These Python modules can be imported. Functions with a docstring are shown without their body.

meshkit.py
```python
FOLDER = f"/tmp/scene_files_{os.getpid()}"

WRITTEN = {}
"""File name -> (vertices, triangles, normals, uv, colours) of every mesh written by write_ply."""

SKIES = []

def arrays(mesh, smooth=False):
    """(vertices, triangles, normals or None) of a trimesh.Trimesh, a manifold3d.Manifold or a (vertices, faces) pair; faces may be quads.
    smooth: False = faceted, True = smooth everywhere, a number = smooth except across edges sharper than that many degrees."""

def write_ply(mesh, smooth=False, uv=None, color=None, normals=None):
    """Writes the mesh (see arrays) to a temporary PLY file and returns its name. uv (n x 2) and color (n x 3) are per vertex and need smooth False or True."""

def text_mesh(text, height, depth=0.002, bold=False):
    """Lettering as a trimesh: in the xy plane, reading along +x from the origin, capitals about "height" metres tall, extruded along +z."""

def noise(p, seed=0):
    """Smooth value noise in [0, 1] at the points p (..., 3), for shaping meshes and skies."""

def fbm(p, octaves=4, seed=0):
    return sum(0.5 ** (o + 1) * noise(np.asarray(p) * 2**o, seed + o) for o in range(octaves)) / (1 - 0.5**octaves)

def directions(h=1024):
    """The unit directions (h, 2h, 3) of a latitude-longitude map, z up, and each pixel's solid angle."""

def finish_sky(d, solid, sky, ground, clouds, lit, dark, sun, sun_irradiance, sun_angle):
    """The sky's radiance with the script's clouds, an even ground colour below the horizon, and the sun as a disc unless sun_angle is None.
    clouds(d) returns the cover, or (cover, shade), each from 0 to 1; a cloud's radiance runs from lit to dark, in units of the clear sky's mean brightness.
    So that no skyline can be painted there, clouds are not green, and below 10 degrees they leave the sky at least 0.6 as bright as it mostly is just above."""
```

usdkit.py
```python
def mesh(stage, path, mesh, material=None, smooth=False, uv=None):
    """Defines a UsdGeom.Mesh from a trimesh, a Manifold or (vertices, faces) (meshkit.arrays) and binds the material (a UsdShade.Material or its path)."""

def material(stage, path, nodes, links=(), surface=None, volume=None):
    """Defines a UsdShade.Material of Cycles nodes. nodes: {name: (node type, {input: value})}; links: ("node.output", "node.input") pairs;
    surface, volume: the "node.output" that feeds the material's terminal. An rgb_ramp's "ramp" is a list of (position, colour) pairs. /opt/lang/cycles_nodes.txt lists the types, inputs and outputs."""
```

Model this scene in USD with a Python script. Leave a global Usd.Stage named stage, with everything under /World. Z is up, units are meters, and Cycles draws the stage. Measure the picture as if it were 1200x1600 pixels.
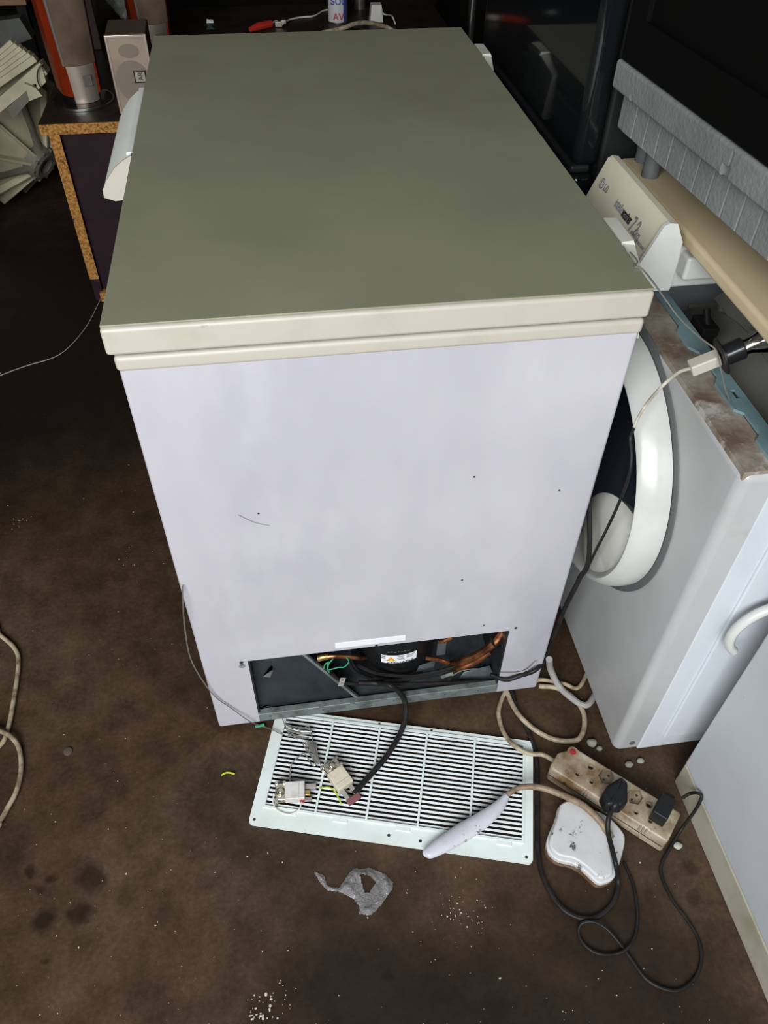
import math, random
import numpy as np, trimesh, manifold3d as mf, usdkit, meshkit
from shapely.geometry import Polygon, Point, box as sbox
from pxr import Usd, UsdGeom, UsdLux, UsdShade, Gf, Sdf
R = random.Random(7); NR = np.random.RandomState(7)
stage = Usd.Stage.CreateInMemory()
UsdGeom.SetStageUpAxis(stage, 'Z'); UsdGeom.SetStageMetersPerUnit(stage, 1.0)
UsdGeom.Xform.Define(stage, '/World')
# ---------------------------------------------------------------- camera
CAM = np.array([.1851, -.7602, 1.3641]); FPX = 1218.5
def rotvec(v):
    v = np.array(v, float); a = np.linalg.norm(v); k = v / a
    K = np.array([[0, -k[2], k[1]], [k[2], 0, -k[0]], [-k[1], k[0], 0]])
    return np.eye(3) + math.sin(a) * K + (1 - math.cos(a)) * K @ K
CM = rotvec([2.3720, -.1678, .0858])
cam = UsdGeom.Camera.Define(stage, '/World/camera')
cam.CreateHorizontalApertureAttr(36.0); cam.CreateVerticalApertureAttr(48.0)
cam.CreateFocalLengthAttr(36.0 * FPX / 1200); cam.CreateClippingRangeAttr(Gf.Vec2f(.02, 100))
_m = Gf.Matrix4d(*[float(x) for x in (*CM[0], 0, *(-CM[1]), 0, *(-CM[2]), 0, *CAM, 1)])
cam.AddTransformOp().Set(_m)
cam.CreateExposureAttr(0.5)
# ---------------------------------------------------------------- daylight through the doorway behind the photographer
def rect_light(name, loc, w, h, rx, rz, power, color):
    L = UsdLux.RectLight.Define(stage, '/World/' + name)
    L.CreateWidthAttr(w); L.CreateHeightAttr(h); L.CreateIntensityAttr(power); L.CreateColorAttr(Gf.Vec3f(*color))
    L.AddTranslateOp().Set(Gf.Vec3d(*loc)); L.AddRotateXYZOp().Set(Gf.Vec3f(rx, 0, rz))
    return L
rect_light('doorway_daylight', (-.70, -2.45, 2.10), 2.6, 1.7, 69, -15, 9.0, (.93, .96, 1.0))
# ---------------------------------------------------------------- helpers
def P(px, py, **k):
    """the point where the line of sight through a photograph pixel meets a plane x=, y= or z="""
    d = CM.T @ np.array([(px - 600) / FPX, (py - 800) / FPX, 1.])
    (n, v), = k.items(); a = 'xyz'.index(n)
    return CAM + (v - CAM[a]) / d[a] * d
used = {}
ORG = {}
def numbered(path):
    n = used.get(path, 0); used[path] = n + 1
    return path if n == 0 else f'{path}_{n:03d}'
def thing(name, label, cat, loc=(0, 0, 0), group=None):
    p = numbered('/World/' + name)
    x = UsdGeom.Xform.Define(stage, p); x.AddTranslateOp().Set(Gf.Vec3d(*map(float, loc)))
    o = x.GetPrim(); ORG[p] = np.array(loc, float)
    o.SetCustomDataByKey('label', label); o.SetCustomDataByKey('category', cat)
    if group: o.SetCustomDataByKey('group', group)
    return o
def tm(m):
    if isinstance(m, trimesh.Trimesh): return m
    if hasattr(m, 'to_mesh'):
        q = m.to_mesh(); return trimesh.Trimesh(q.vert_properties[:, :3], q.tri_verts, process=False)
    v, f = m; v = np.asarray(v, float); f = np.asarray(f, int)
    if f.shape[1] == 4: f = np.vstack([f[:, [0, 1, 2]], f[:, [0, 2, 3]]])
    return trimesh.Trimesh(v, f, process=False)
def obj(name, mesh, material, parent=None, smooth=32, label=None, cat=None, kind=None, group=None, loc=None):
    m = tm(mesh); m = trimesh.Trimesh(np.array(m.vertices), np.array(m.faces), process=False); m.remove_unreferenced_vertices()
    if parent is None:
        o = np.array(loc, float) if loc is not None else np.zeros(3); path = numbered('/World/' + name)
    else:
        pp = str(parent.GetPath()); o = ORG[pp]; path = numbered(pp + '/' + name)
    m.vertices -= o
    u = usdkit.mesh(stage, path, m, material, smooth)
    if parent is None and loc is not None: u.AddTranslateOp().Set(Gf.Vec3d(*map(float, loc)))
    q = u.GetPrim(); ORG[path] = o
    for k, v in (('label', label), ('category', cat), ('kind', kind), ('group', group)):
        if v: q.SetCustomDataByKey(k, v)
    return q
def struct(name, mesh, m, smooth=False): return obj(name, mesh, m, None, smooth, kind='structure')
cat = trimesh.util.concatenate
def bx(x0, x1, y0, y1, z0, z1):
    b = trimesh.creation.box((x1 - x0, y1 - y0, z1 - z0)); b.apply_translation(((x0 + x1) / 2, (y0 + y1) / 2, (z0 + z1) / 2)); return b
def hull(pts): return trimesh.convex.convex_hull(np.asarray(pts, float))
def rbx(x0, x1, y0, y1, z0, z1, r=.004, n=2):
    """box with rounded edges"""
    s = trimesh.creation.icosphere(n, r).vertices
    c = np.array([[x, y, z] for x in (x0 + r, x1 - r) for y in (y0 + r, y1 - r) for z in (z0 + r, z1 - r)])
    return hull((c[:, None] + s[None]).reshape(-1, 3))
def xf(m, M):
    m = tm(m).copy(); m.apply_transform(M); return m
def frame(o, x, y):
    """matrix of a local frame: origin o, x axis along x, y axis near y"""
    x = np.array(x, float); x /= np.linalg.norm(x); y = np.array(y, float); z = np.cross(x, y); z /= np.linalg.norm(z); y = np.cross(z, x)
    M = np.eye(4); M[:3, 0], M[:3, 1], M[:3, 2], M[:3, 3] = x, y, z, o; return M
def spline(pts, n=8, closed=False):
    p = np.asarray(pts, float)
    if len(p) < 3: return p
    q = np.vstack([2 * p[0] - p[1], p, 2 * p[-1] - p[-2]]); out = []
    for i in range(1, len(q) - 2):
        for t in np.linspace(0, 1, n, endpoint=False):
            a, b, c, d = q[i - 1:i + 3]
            out.append(.5 * (2 * b + (c - a) * t + (2 * a - 5 * b + 4 * c - d) * t * t + (-a + 3 * b - 3 * c + d) * t ** 3))
    out.append(p[-1]); return np.array(out)
def tube(pts, r, sides=8, n=8, sm=True, caps=True):
    p = spline(pts, n) if sm else np.asarray(pts, float)
    keep = np.r_[True, np.linalg.norm(np.diff(p, axis=0), axis=1) > 1e-6]; p = p[keep]
    k = len(p); r = np.interp(np.linspace(0, 1, k), np.linspace(0, 1, np.size(r)), np.atleast_1d(r)) if np.size(r) > 1 else np.full(k, float(np.atleast_1d(r)[0]))
    t = np.gradient(p, axis=0); t /= np.linalg.norm(t, axis=1, keepdims=True)
    u = np.cross(t[0], [0, 0, 1.]);
    if np.linalg.norm(u) < 1e-3: u = np.cross(t[0], [1., 0, 0])
    u /= np.linalg.norm(u); a = np.arange(sides) * 2 * np.pi / sides; V = []
    for i in range(k):
        u = u - t[i] * (u @ t[i]); u /= np.linalg.norm(u); w = np.cross(t[i], u)
        V.append(p[i] + r[i] * (np.cos(a)[:, None] * u + np.sin(a)[:, None] * w))
    V = np.vstack(V); F = []
    for i in range(k - 1):
        for j in range(sides):
            a0, a1 = i * sides + j, i * sides + (j + 1) % sides
            F.append([a0, a1, a1 + sides, a0 + sides])
    F = np.array(F); F = np.vstack([F[:, [0, 1, 2]], F[:, [0, 2, 3]]])
    if caps:
        c0, c1 = len(V), len(V) + 1; V = np.vstack([V, p[0], p[-1]])
        e = [[c0, (j + 1) % sides, j] for j in range(sides)] + [[c1, (k - 1) * sides + j, (k - 1) * sides + (j + 1) % sides] for j in range(sides)]
        F = np.vstack([F, e])
    m = trimesh.Trimesh(V, F, process=False)
    if m.volume < 0: m.invert()
    return m
def cyl(p0, p1, r, sides=20, r1=None):
    p0, p1 = np.array(p0, float), np.array(p1, float)
    return tube([p0, p1], [r, r if r1 is None else r1], sides, sm=False)
def lathe(prof, sides=32):
    """profile of (radius, z), revolved about z"""
    return trimesh.creation.revolve(np.array(prof, float), sections=sides)
def ext(poly, h):
    g = poly if isinstance(poly, Polygon) else Polygon(poly)
    parts = [g] if isinstance(g, Polygon) else list(g.geoms)
    return cat([trimesh.creation.extrude_polygon(q, h, engine='earcut') for q in parts])
def rounded(pts, r): return Polygon(pts).buffer(-r).buffer(r, quad_segs=6)
def diff(a, *bs):
    def mm(x):
        if isinstance(x, mf.Manifold): return x
        x = tm(x); x.merge_vertices()
        return mf.Manifold(mf.Mesh(np.array(x.vertices, np.float32), np.array(x.faces, np.uint32)))
    a = mm(a)
    for b in bs: a = a - mm(b)
    return a
def pad(m, h, r, n=3):
    """plate from a shapely polygon, its top edge rounded by r"""
    V = []; layers = []
    for i in range(n + 1):
        t = i / n * math.pi / 2
        layers.append((h - r + r * math.sin(t), r * (1 - math.cos(t))))
    g0 = m; out = [ext(g0, h - r)]
    for (z0, d0), (z1, d1) in zip(layers, layers[1:]):
        q = ext(m.buffer(-(d0 + d1) / 2), z1 - z0); q.apply_translation((0, 0, z0)); out.append(q)
    return cat(out)
def domed(poly, h, r, n=5, N=72):
    """solid plate: outline resampled to N points, lofted up with a rounded top rim (a closed smooth mesh)"""
    def ring(g):
        e = g.exterior; L = e.length; s = e.project(Point(*e.coords[0])); c = np.array(g.centroid.coords[0])
        p = np.array([e.interpolate(L * i / N).coords[0] for i in range(N)]); return p
    base = ring(poly); c = base.mean(0)
    tang = np.roll(base, -1, 0) - np.roll(base, 1, 0); nrm = np.stack([-tang[:, 1], tang[:, 0]], 1); nrm /= np.linalg.norm(nrm, axis=1, keepdims=True)
    if ((c - base) * nrm).sum() < 0: nrm = -nrm
    V, F = [np.c_[base, np.zeros(N)]], []
    for i in range(n + 1):
        t = i / n * math.pi / 2
        V.append(np.c_[base + nrm * r * (1 - math.cos(t)), np.full(N, h - r + r * math.sin(t))])
    k = len(V); V = np.vstack(V + [np.array([[*c, 0]]), np.array([[*c, h]])])
    for i in range(k - 1):
        for j in range(N):
            a, b = i * N + j, i * N + (j + 1) % N; F += [[a, b, b + N], [a, b + N, a + N]]
    for j in range(N):
        F += [[k * N, (j + 1) % N, j], [k * N + 1, (k - 1) * N + j, (k - 1) * N + (j + 1) % N]]
    m = trimesh.Trimesh(V, F, process=False)
    if m.volume < 0: m.invert()
    return m
def handed_(m):
    m = tm(m)
    if m.volume < 0: m.invert()
    return m
# ---------------------------------------------------------------- materials
def mat(name, col, rough=.5, metal=0., col2=None, scale=8., ramp=(.45, .65), detail=5., col3=None, scale3=40., ramp3=(.6, .7), bump=0., bscale=200., spec=.5, stretch=None, coat=0., rvar=0.):
    n = {'p': ('principled_bsdf', {'base_color': col, 'roughness': rough, 'metallic': metal, 'specular_ior_level': spec, 'coat_weight': coat}),
         'g': ('geometry', {})}
    l = []; src = 'g.position'
    if stretch:
        n['mp'] = ('mapping', {'scale': stretch}); l.append(('g.position', 'mp.vector')); src = 'mp.vector'
    if col2 is not None:
        n['n1'] = ('noise_texture', {'scale': scale, 'detail': detail, 'roughness': .6}); l.append((src, 'n1.vector'))
        n['r1'] = ('rgb_ramp', {'ramp': [(0, col), (ramp[0], col), (ramp[1], col2), (1, col2)]}); l += [('n1.fac', 'r1.fac')]
        last = 'r1.color'
        if col3 is not None:
            n['n2'] = ('noise_texture', {'scale': scale3, 'detail': 4., 'roughness': .65}); l.append((src, 'n2.vector'))
            n['r2'] = ('rgb_ramp', {'ramp': [(0, (0, 0, 0)), (ramp3[0], (0, 0, 0)), (ramp3[1], (1, 1, 1)), (1, (1, 1, 1))]}); l.append(('n2.fac', 'r2.fac'))
            n['mx'] = ('mix', {'color2': col3}); l += [('r2.color', 'mx.fac'), (last, 'mx.color1')]; last = 'mx.color'
        l.append((last, 'p.base_color'))
        if rvar:
            n['rr'] = ('map_range', {'from_min': .3, 'from_max': .7, 'to_min': rough - rvar, 'to_max': rough + rvar}); l += [('n1.fac', 'rr.value'), ('rr.result', 'p.roughness')]
    if bump:
        n['nb'] = ('noise_texture', {'scale': bscale, 'detail': 3.}); n['b'] = ('bump', {'strength': 1.0, 'distance': bump})
        l += [(src, 'nb.vector'), ('nb.fac', 'b.height'), ('b.normal', 'p.normal')]
    # mix fac from a colour output is converted by the renderer
    return usdkit.material(stage, '/World/Looks/' + name, n, l, 'p.BSDF')
def glassy(name, tint=(.95, .97, .97), f=.12, rough=.05):
    return usdkit.material(stage, '/World/Looks/' + name, {'t': ('transparent_bsdf', {'color': tint}), 'g': ('glossy_bsdf', {'roughness': rough, 'color': (1, 1, 1)}),
        'f': ('fresnel', {'IOR': 1.45}), 'a': ('math', {'math_type': 'add', 'value2': f}), 'm': ('mix_closure', {})},
        [('f.fac', 'a.value1'), ('a.value', 'm.fac'), ('t.BSDF', 'm.closure1'), ('g.BSDF', 'm.closure2')], 'm.closure')
M = {}
M['freezer_white'] = mat('freezer_white', (.525, .505, .535), .36, col2=(.375, .365, .405), scale=2.6, ramp=(.36, .74), detail=4., col3=(.57, .555, .58), scale3=4.5, ramp3=(.50, .80), stretch=(1, 1, .55))
M['cream_plastic'] = mat('cream_plastic', (.485, .445, .37), .42, col2=(.42, .375, .30), scale=9, ramp=(.5, .72), col3=(.38, .32, .25), scale3=30, ramp3=(.70, .78))
M['lid_steel'] = mat('lid_steel', (.262, .264, .172), .48, col2=(.225, .226, .148), scale=4, ramp=(.4, .7), bump=.00012, bscale=900, col3=(.18, .18, .12), scale3=5, ramp3=(.66, .8))
M['white_plastic'] = mat('white_plastic', (.82, .84, .75), .4, col2=(.76, .78, .69), scale=12, ramp=(.45, .7))
M['hinge_white'] = mat('hinge_white', (.66, .66, .56), .45, col2=(.55, .54, .45), scale=20)
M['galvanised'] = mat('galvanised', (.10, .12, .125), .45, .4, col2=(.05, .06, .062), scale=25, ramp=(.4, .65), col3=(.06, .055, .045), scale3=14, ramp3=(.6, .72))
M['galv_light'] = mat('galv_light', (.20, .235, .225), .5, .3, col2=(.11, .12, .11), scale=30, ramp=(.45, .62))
M['shaded_sheet'] = mat('shaded_sheet', (.026, .036, .041), .45, .2, col2=(.014, .019, .022), scale=18, ramp=(.4, .65))  # divider metal, its colour darkened to carry the compartment shade
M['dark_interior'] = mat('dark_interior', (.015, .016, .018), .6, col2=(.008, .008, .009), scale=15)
M['compressor_black'] = mat('compressor_black', (.007, .007, .0075), .35, spec=.3)
M['copper'] = mat('copper', (.55, .22, .10), .32, .9, col2=(.22, .08, .04), scale=50, ramp=(.4, .62))
M['brass'] = mat('brass', (.62, .44, .18), .35, .9, col2=(.35, .2, .07), scale=60)
M['black_rubber'] = mat('black_rubber', (.009, .009, .010), .42, spec=.3)
M['black_cord'] = mat('black_cord', (.012, .011, .011), .45, col2=(.022, .019, .017), scale=30, spec=.22)
M['paper_white'] = mat('paper_white', (.78, .78, .80), .6)
M['print_black'] = mat('print_black', (.02, .02, .022), .6)
M['print_grey'] = mat('print_grey', (.2, .2, .21), .6)
M['warn_yellow'] = mat('warn_yellow', (.75, .38, .02), .5)
M['green_wire'] = mat('green_wire', (.05, .30, .16), .45)
M['lime_wire'] = mat('lime_wire', (.45, .55, .03), .45)
M['grille_white'] = mat('grille_white', (.74, .81, .76), .42, col2=(.66, .72, .67), scale=14, ramp=(.45, .7), col3=(.16, .11, .07), scale3=26, ramp3=(.67, .74))
M['slat_white'] = mat('slat_white', (.50, .54, .54), .45, col2=(.40, .43, .43), scale=20)
M['tin_chrome'] = mat('tin_chrome', (.72, .68, .55), .22, 1., bump=.0004, bscale=300)
M['thermo_white'] = mat('thermo_white', (.68, .66, .62), .4, col2=(.55, .52, .46), scale=40)
M['thermo_cream'] = mat('thermo_cream', (.66, .60, .46), .4, col2=(.55, .47, .33), scale=40)
M['clear_grey_plastic'] = mat('clear_grey_plastic', (.36, .33, .30), .35, col2=(.25, .21, .19), scale=60)
M['red_plastic'] = mat('red_plastic', (.45, .03, .05), .35)
M['steel_wire'] = mat('steel_wire', (.42, .40, .36), .4, .8)
M['grey_wire'] = mat('grey_wire', (.33, .32, .30), .5)
M['strip_cream'] = mat('strip_cream', (.46, .395, .285), .42, col2=(.15, .088, .038), scale=15, ramp=(.40, .64), detail=7., col3=(.11, .065, .03), scale3=45, ramp3=(.60, .70), bump=.0003, bscale=250)
M['strip_side'] = mat('strip_side', (.40, .34, .29), .45, col2=(.18, .13, .10), scale=25, ramp=(.45, .7))
M['hole_dark'] = mat('hole_dark', (.03, .02, .014), .6)
M['socket_inset'] = mat('socket_inset', (.26, .20, .12), .5, col2=(.12, .085, .05), scale=60)
M['red_neon'] = mat('red_neon', (.33, .018, .018), .3)
M['cream_cord'] = mat('cream_cord', (.42, .35, .23), .5, col2=(.17, .115, .065), scale=38, ramp=(.45, .66))
M['brown_cord'] = mat('brown_cord', (.30, .22, .14), .5, col2=(.14, .09, .055), scale=40, ramp=(.42, .66))
M['pad_white'] = mat('pad_white', (.60, .60, .59), .4, col2=(.50, .49, .48), scale=14, ramp=(.4, .7), detail=6, col3=(.09, .08, .075), scale3=42, ramp3=(.60, .66))
M['pad_brown'] = mat('pad_brown', (.13, .065, .03), .5, col2=(.22, .14, .09), scale=40)
M['handle_white'] = mat('handle_white', (.56, .56, .60), .4, col2=(.48, .48, .51), scale=20, col3=(.16, .15, .16), scale3=60, ramp3=(.63, .70))
M['washer_grey'] = mat('washer_grey', (.43, .435, .42), .3, col2=(.36, .36, .345), scale=4, ramp=(.42, .7), col3=(.40, .33, .18), scale3=5, ramp3=(.66, .8), bump=.0)
M['washer_white'] = mat('washer_white', (.60, .63, .66), .33, col2=(.52, .55, .58), scale=5, ramp=(.42, .72), col3=(.2, .17, .15), scale3=40, ramp3=(.74, .80))
M['door_white'] = mat('door_white', (.58, .585, .545), .24, col2=(.52, .525, .48), scale=8)
M['door_inner'] = mat('door_inner', (.58, .57, .50), .35)
M['gasket_grey'] = mat('gasket_grey', (.10, .105, .105), .5)
M['door_glass'] = mat('door_glass', (.010, .014, .020), .06)
M['ledge_rust'] = mat('ledge_rust', (.32, .28, .23), .55, col2=(.14, .095, .065), scale=11, ramp=(.40, .58), detail=8., col3=(.40, .38, .34), scale3=16, ramp3=(.57, .66), bump=.0006, bscale=120)
M['rail_blue'] = mat('rail_blue', (.22, .34, .36), .38, .3, col2=(.15, .24, .26), scale=15)
M['tub_plastic'] = mat('tub_plastic', (.16, .155, .13), .5, col2=(.11, .105, .085), scale=10)
M['panel_cream'] = mat('panel_cream', (.66, .62, .47), .42, col2=(.58, .53, .39), scale=6, ramp=(.45, .7), col3=(.20, .14, .08), scale3=18, ramp3=(.68, .78))
M['wood_cream'] = mat('wood_cream', (.58, .47, .29), .45, col2=(.47, .37, .21), scale=5, ramp=(.4, .7), col3=(.22, .16, .09), scale3=14, ramp3=(.68, .8))
M['red_wire'] = mat('red_wire', (.5, .05, .03), .4)
M['orange_wire'] = mat('orange_wire', (.6, .2, .05), .4)
M['oven_white'] = mat('oven_white', (.53, .565, .575), .36, col2=(.47, .50, .51), scale=4, ramp=(.4, .7), col3=(.06, .05, .05), scale3=30, ramp3=(.72, .76))
M['oven_cream'] = mat('oven_cream', (.44, .42, .33), .45, col2=(.33, .30, .21), scale=8, col3=(.07, .05, .04), scale3=26, ramp3=(.68, .74))
M['foam'] = mat('foam', (.20, .215, .20), .8, col2=(.15, .16, .15), scale=9, ramp=(.4, .68), bump=.0012, bscale=150, detail=7)
M['tv_black'] = mat('tv_black', (.003, .003, .003), .6, spec=.08)
M['gloss_black'] = mat('gloss_black', (.006, .007, .008), .07)
M['fridge_grey'] = mat('fridge_grey', (.014, .0145, .014), .45, spec=.25)
M['chrome'] = mat('chrome', (.5, .5, .48), .25, 1.)
M['black_metal'] = mat('black_metal', (.006, .0055, .005), .6, spec=.15)
M['particle'] = mat('particle', (.44, .215, .06), .8, spec=.1, col2=(.19, .08, .02), scale=120, ramp=(.42, .62), col3=(.07, .035, .015), scale3=42, ramp3=(.60, .68), bump=.001, bscale=180)
M['table_dark'] = mat('table_dark', (.030, .020, .013), .45, col2=(.018, .012, .008), spec=.2, scale=12, col3=(.12, .10, .085), scale3=90, ramp3=(.74, .78))
M['maroon'] = mat('maroon', (.024, .012, .015), .6, col2=(.018, .009, .011), scale=8, spec=.15)
M['speaker_red'] = mat('speaker_red', (.19, .020, .004), .45, col2=(.14, .015, .003), spec=.12, scale=6, stretch=(6, 6, 1))
M['grille_brown'] = mat('grille_brown', (.140, .095, .064), .9, col2=(.095, .064, .043), spec=.05, scale=9, bump=.0005, bscale=600)
M['silver'] = mat('silver', (.50, .42, .34), .38, .7)
M['dark_plate'] = mat('dark_plate', (.11, .10, .085), .5)
M['base_black'] = mat('base_black', (.012, .011, .010), .15)
M['ar_grille'] = mat('ar_grille', (.33, .26, .195), .9, col2=(.25, .195, .145), spec=.05, scale=12, bump=.0004, bscale=700)
M['ar_grille_dark'] = mat('ar_grille_dark', (.20, .16, .12), .8, bump=.0004, bscale=700)
M['ar_body'] = mat('ar_body', (.085, .06, .04), .5)
M['tubs_white'] = mat('tubs_white', (.44, .395, .26), .5, col2=(.33, .29, .185), scale=9, ramp=(.42, .7), col3=(.20, .17, .11), scale3=16, ramp3=(.66, .78))
M['tubs_grey'] = mat('tubs_grey', (.13, .122, .09), .5, col2=(.08, .075, .055), scale=14)
M['can_white'] = mat('can_white', (.55, .54, .52), .4)
M['can_blue'] = mat('can_blue', (.04, .06, .30), .4)
M['can_red'] = mat('can_red', (.40, .05, .07), .4)
M['tin_dark'] = mat('tin_dark', (.20, .18, .14), .4, .7, col2=(.10, .09, .07), scale=40)
M['clip_red'] = mat('clip_red', (.50, .03, .02), .35)
M['plug_white'] = mat('plug_white', (.62, .60, .52), .4)
M['dark_red_box'] = mat('dark_red_box', (.030, .008, .006), .4)
M['stone'] = mat('stone', (.40, .40, .34), .8, col2=(.28, .27, .22), scale=60)
M['crumb'] = mat('crumb', (.50, .44, .36), .8)
M['bulb_glass'] = glassy('bulb_glass', (.93, .95, .95), .04, .02)
M['film'] = usdkit.material(stage, '/World/Looks/film', {'t': ('transparent_bsdf', {'color': (.92, .93, .94)}), 'p': ('principled_bsdf', {'base_color': (.62, .62, .62), 'roughness': .14, 'coat_weight': 1.}), 'g': ('geometry', {}), 'nb': ('noise_texture', {'scale': 150., 'detail': 3., 'distortion': 1.5}), 'b': ('bump', {'strength': 1., 'distance': .004}),
        'f': ('layer_weight', {'blend': .35}), 'a': ('math', {'math_type': 'multiply_add', 'value2': .55, 'value3': .26}), 'm': ('mix_closure', {})},
        [('g.position', 'nb.vector'), ('nb.fac', 'b.height'), ('b.normal', 'p.normal'), ('f.facing', 'a.value1'), ('a.value', 'm.fac'), ('t.BSDF', 'm.closure1'), ('p.BSDF', 'm.closure2')], 'm.closure')
M['bag_film'] = glassy('bag_film', (.62, .66, .60), .16, .3)
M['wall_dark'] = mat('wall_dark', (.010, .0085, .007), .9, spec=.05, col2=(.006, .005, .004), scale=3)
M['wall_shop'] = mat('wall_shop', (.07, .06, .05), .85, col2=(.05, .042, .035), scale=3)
M['board_wood'] = mat('board_wood', (.22, .11, .05), .6, col2=(.15, .07, .03), scale=10, stretch=(1, 8, 8))
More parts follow.
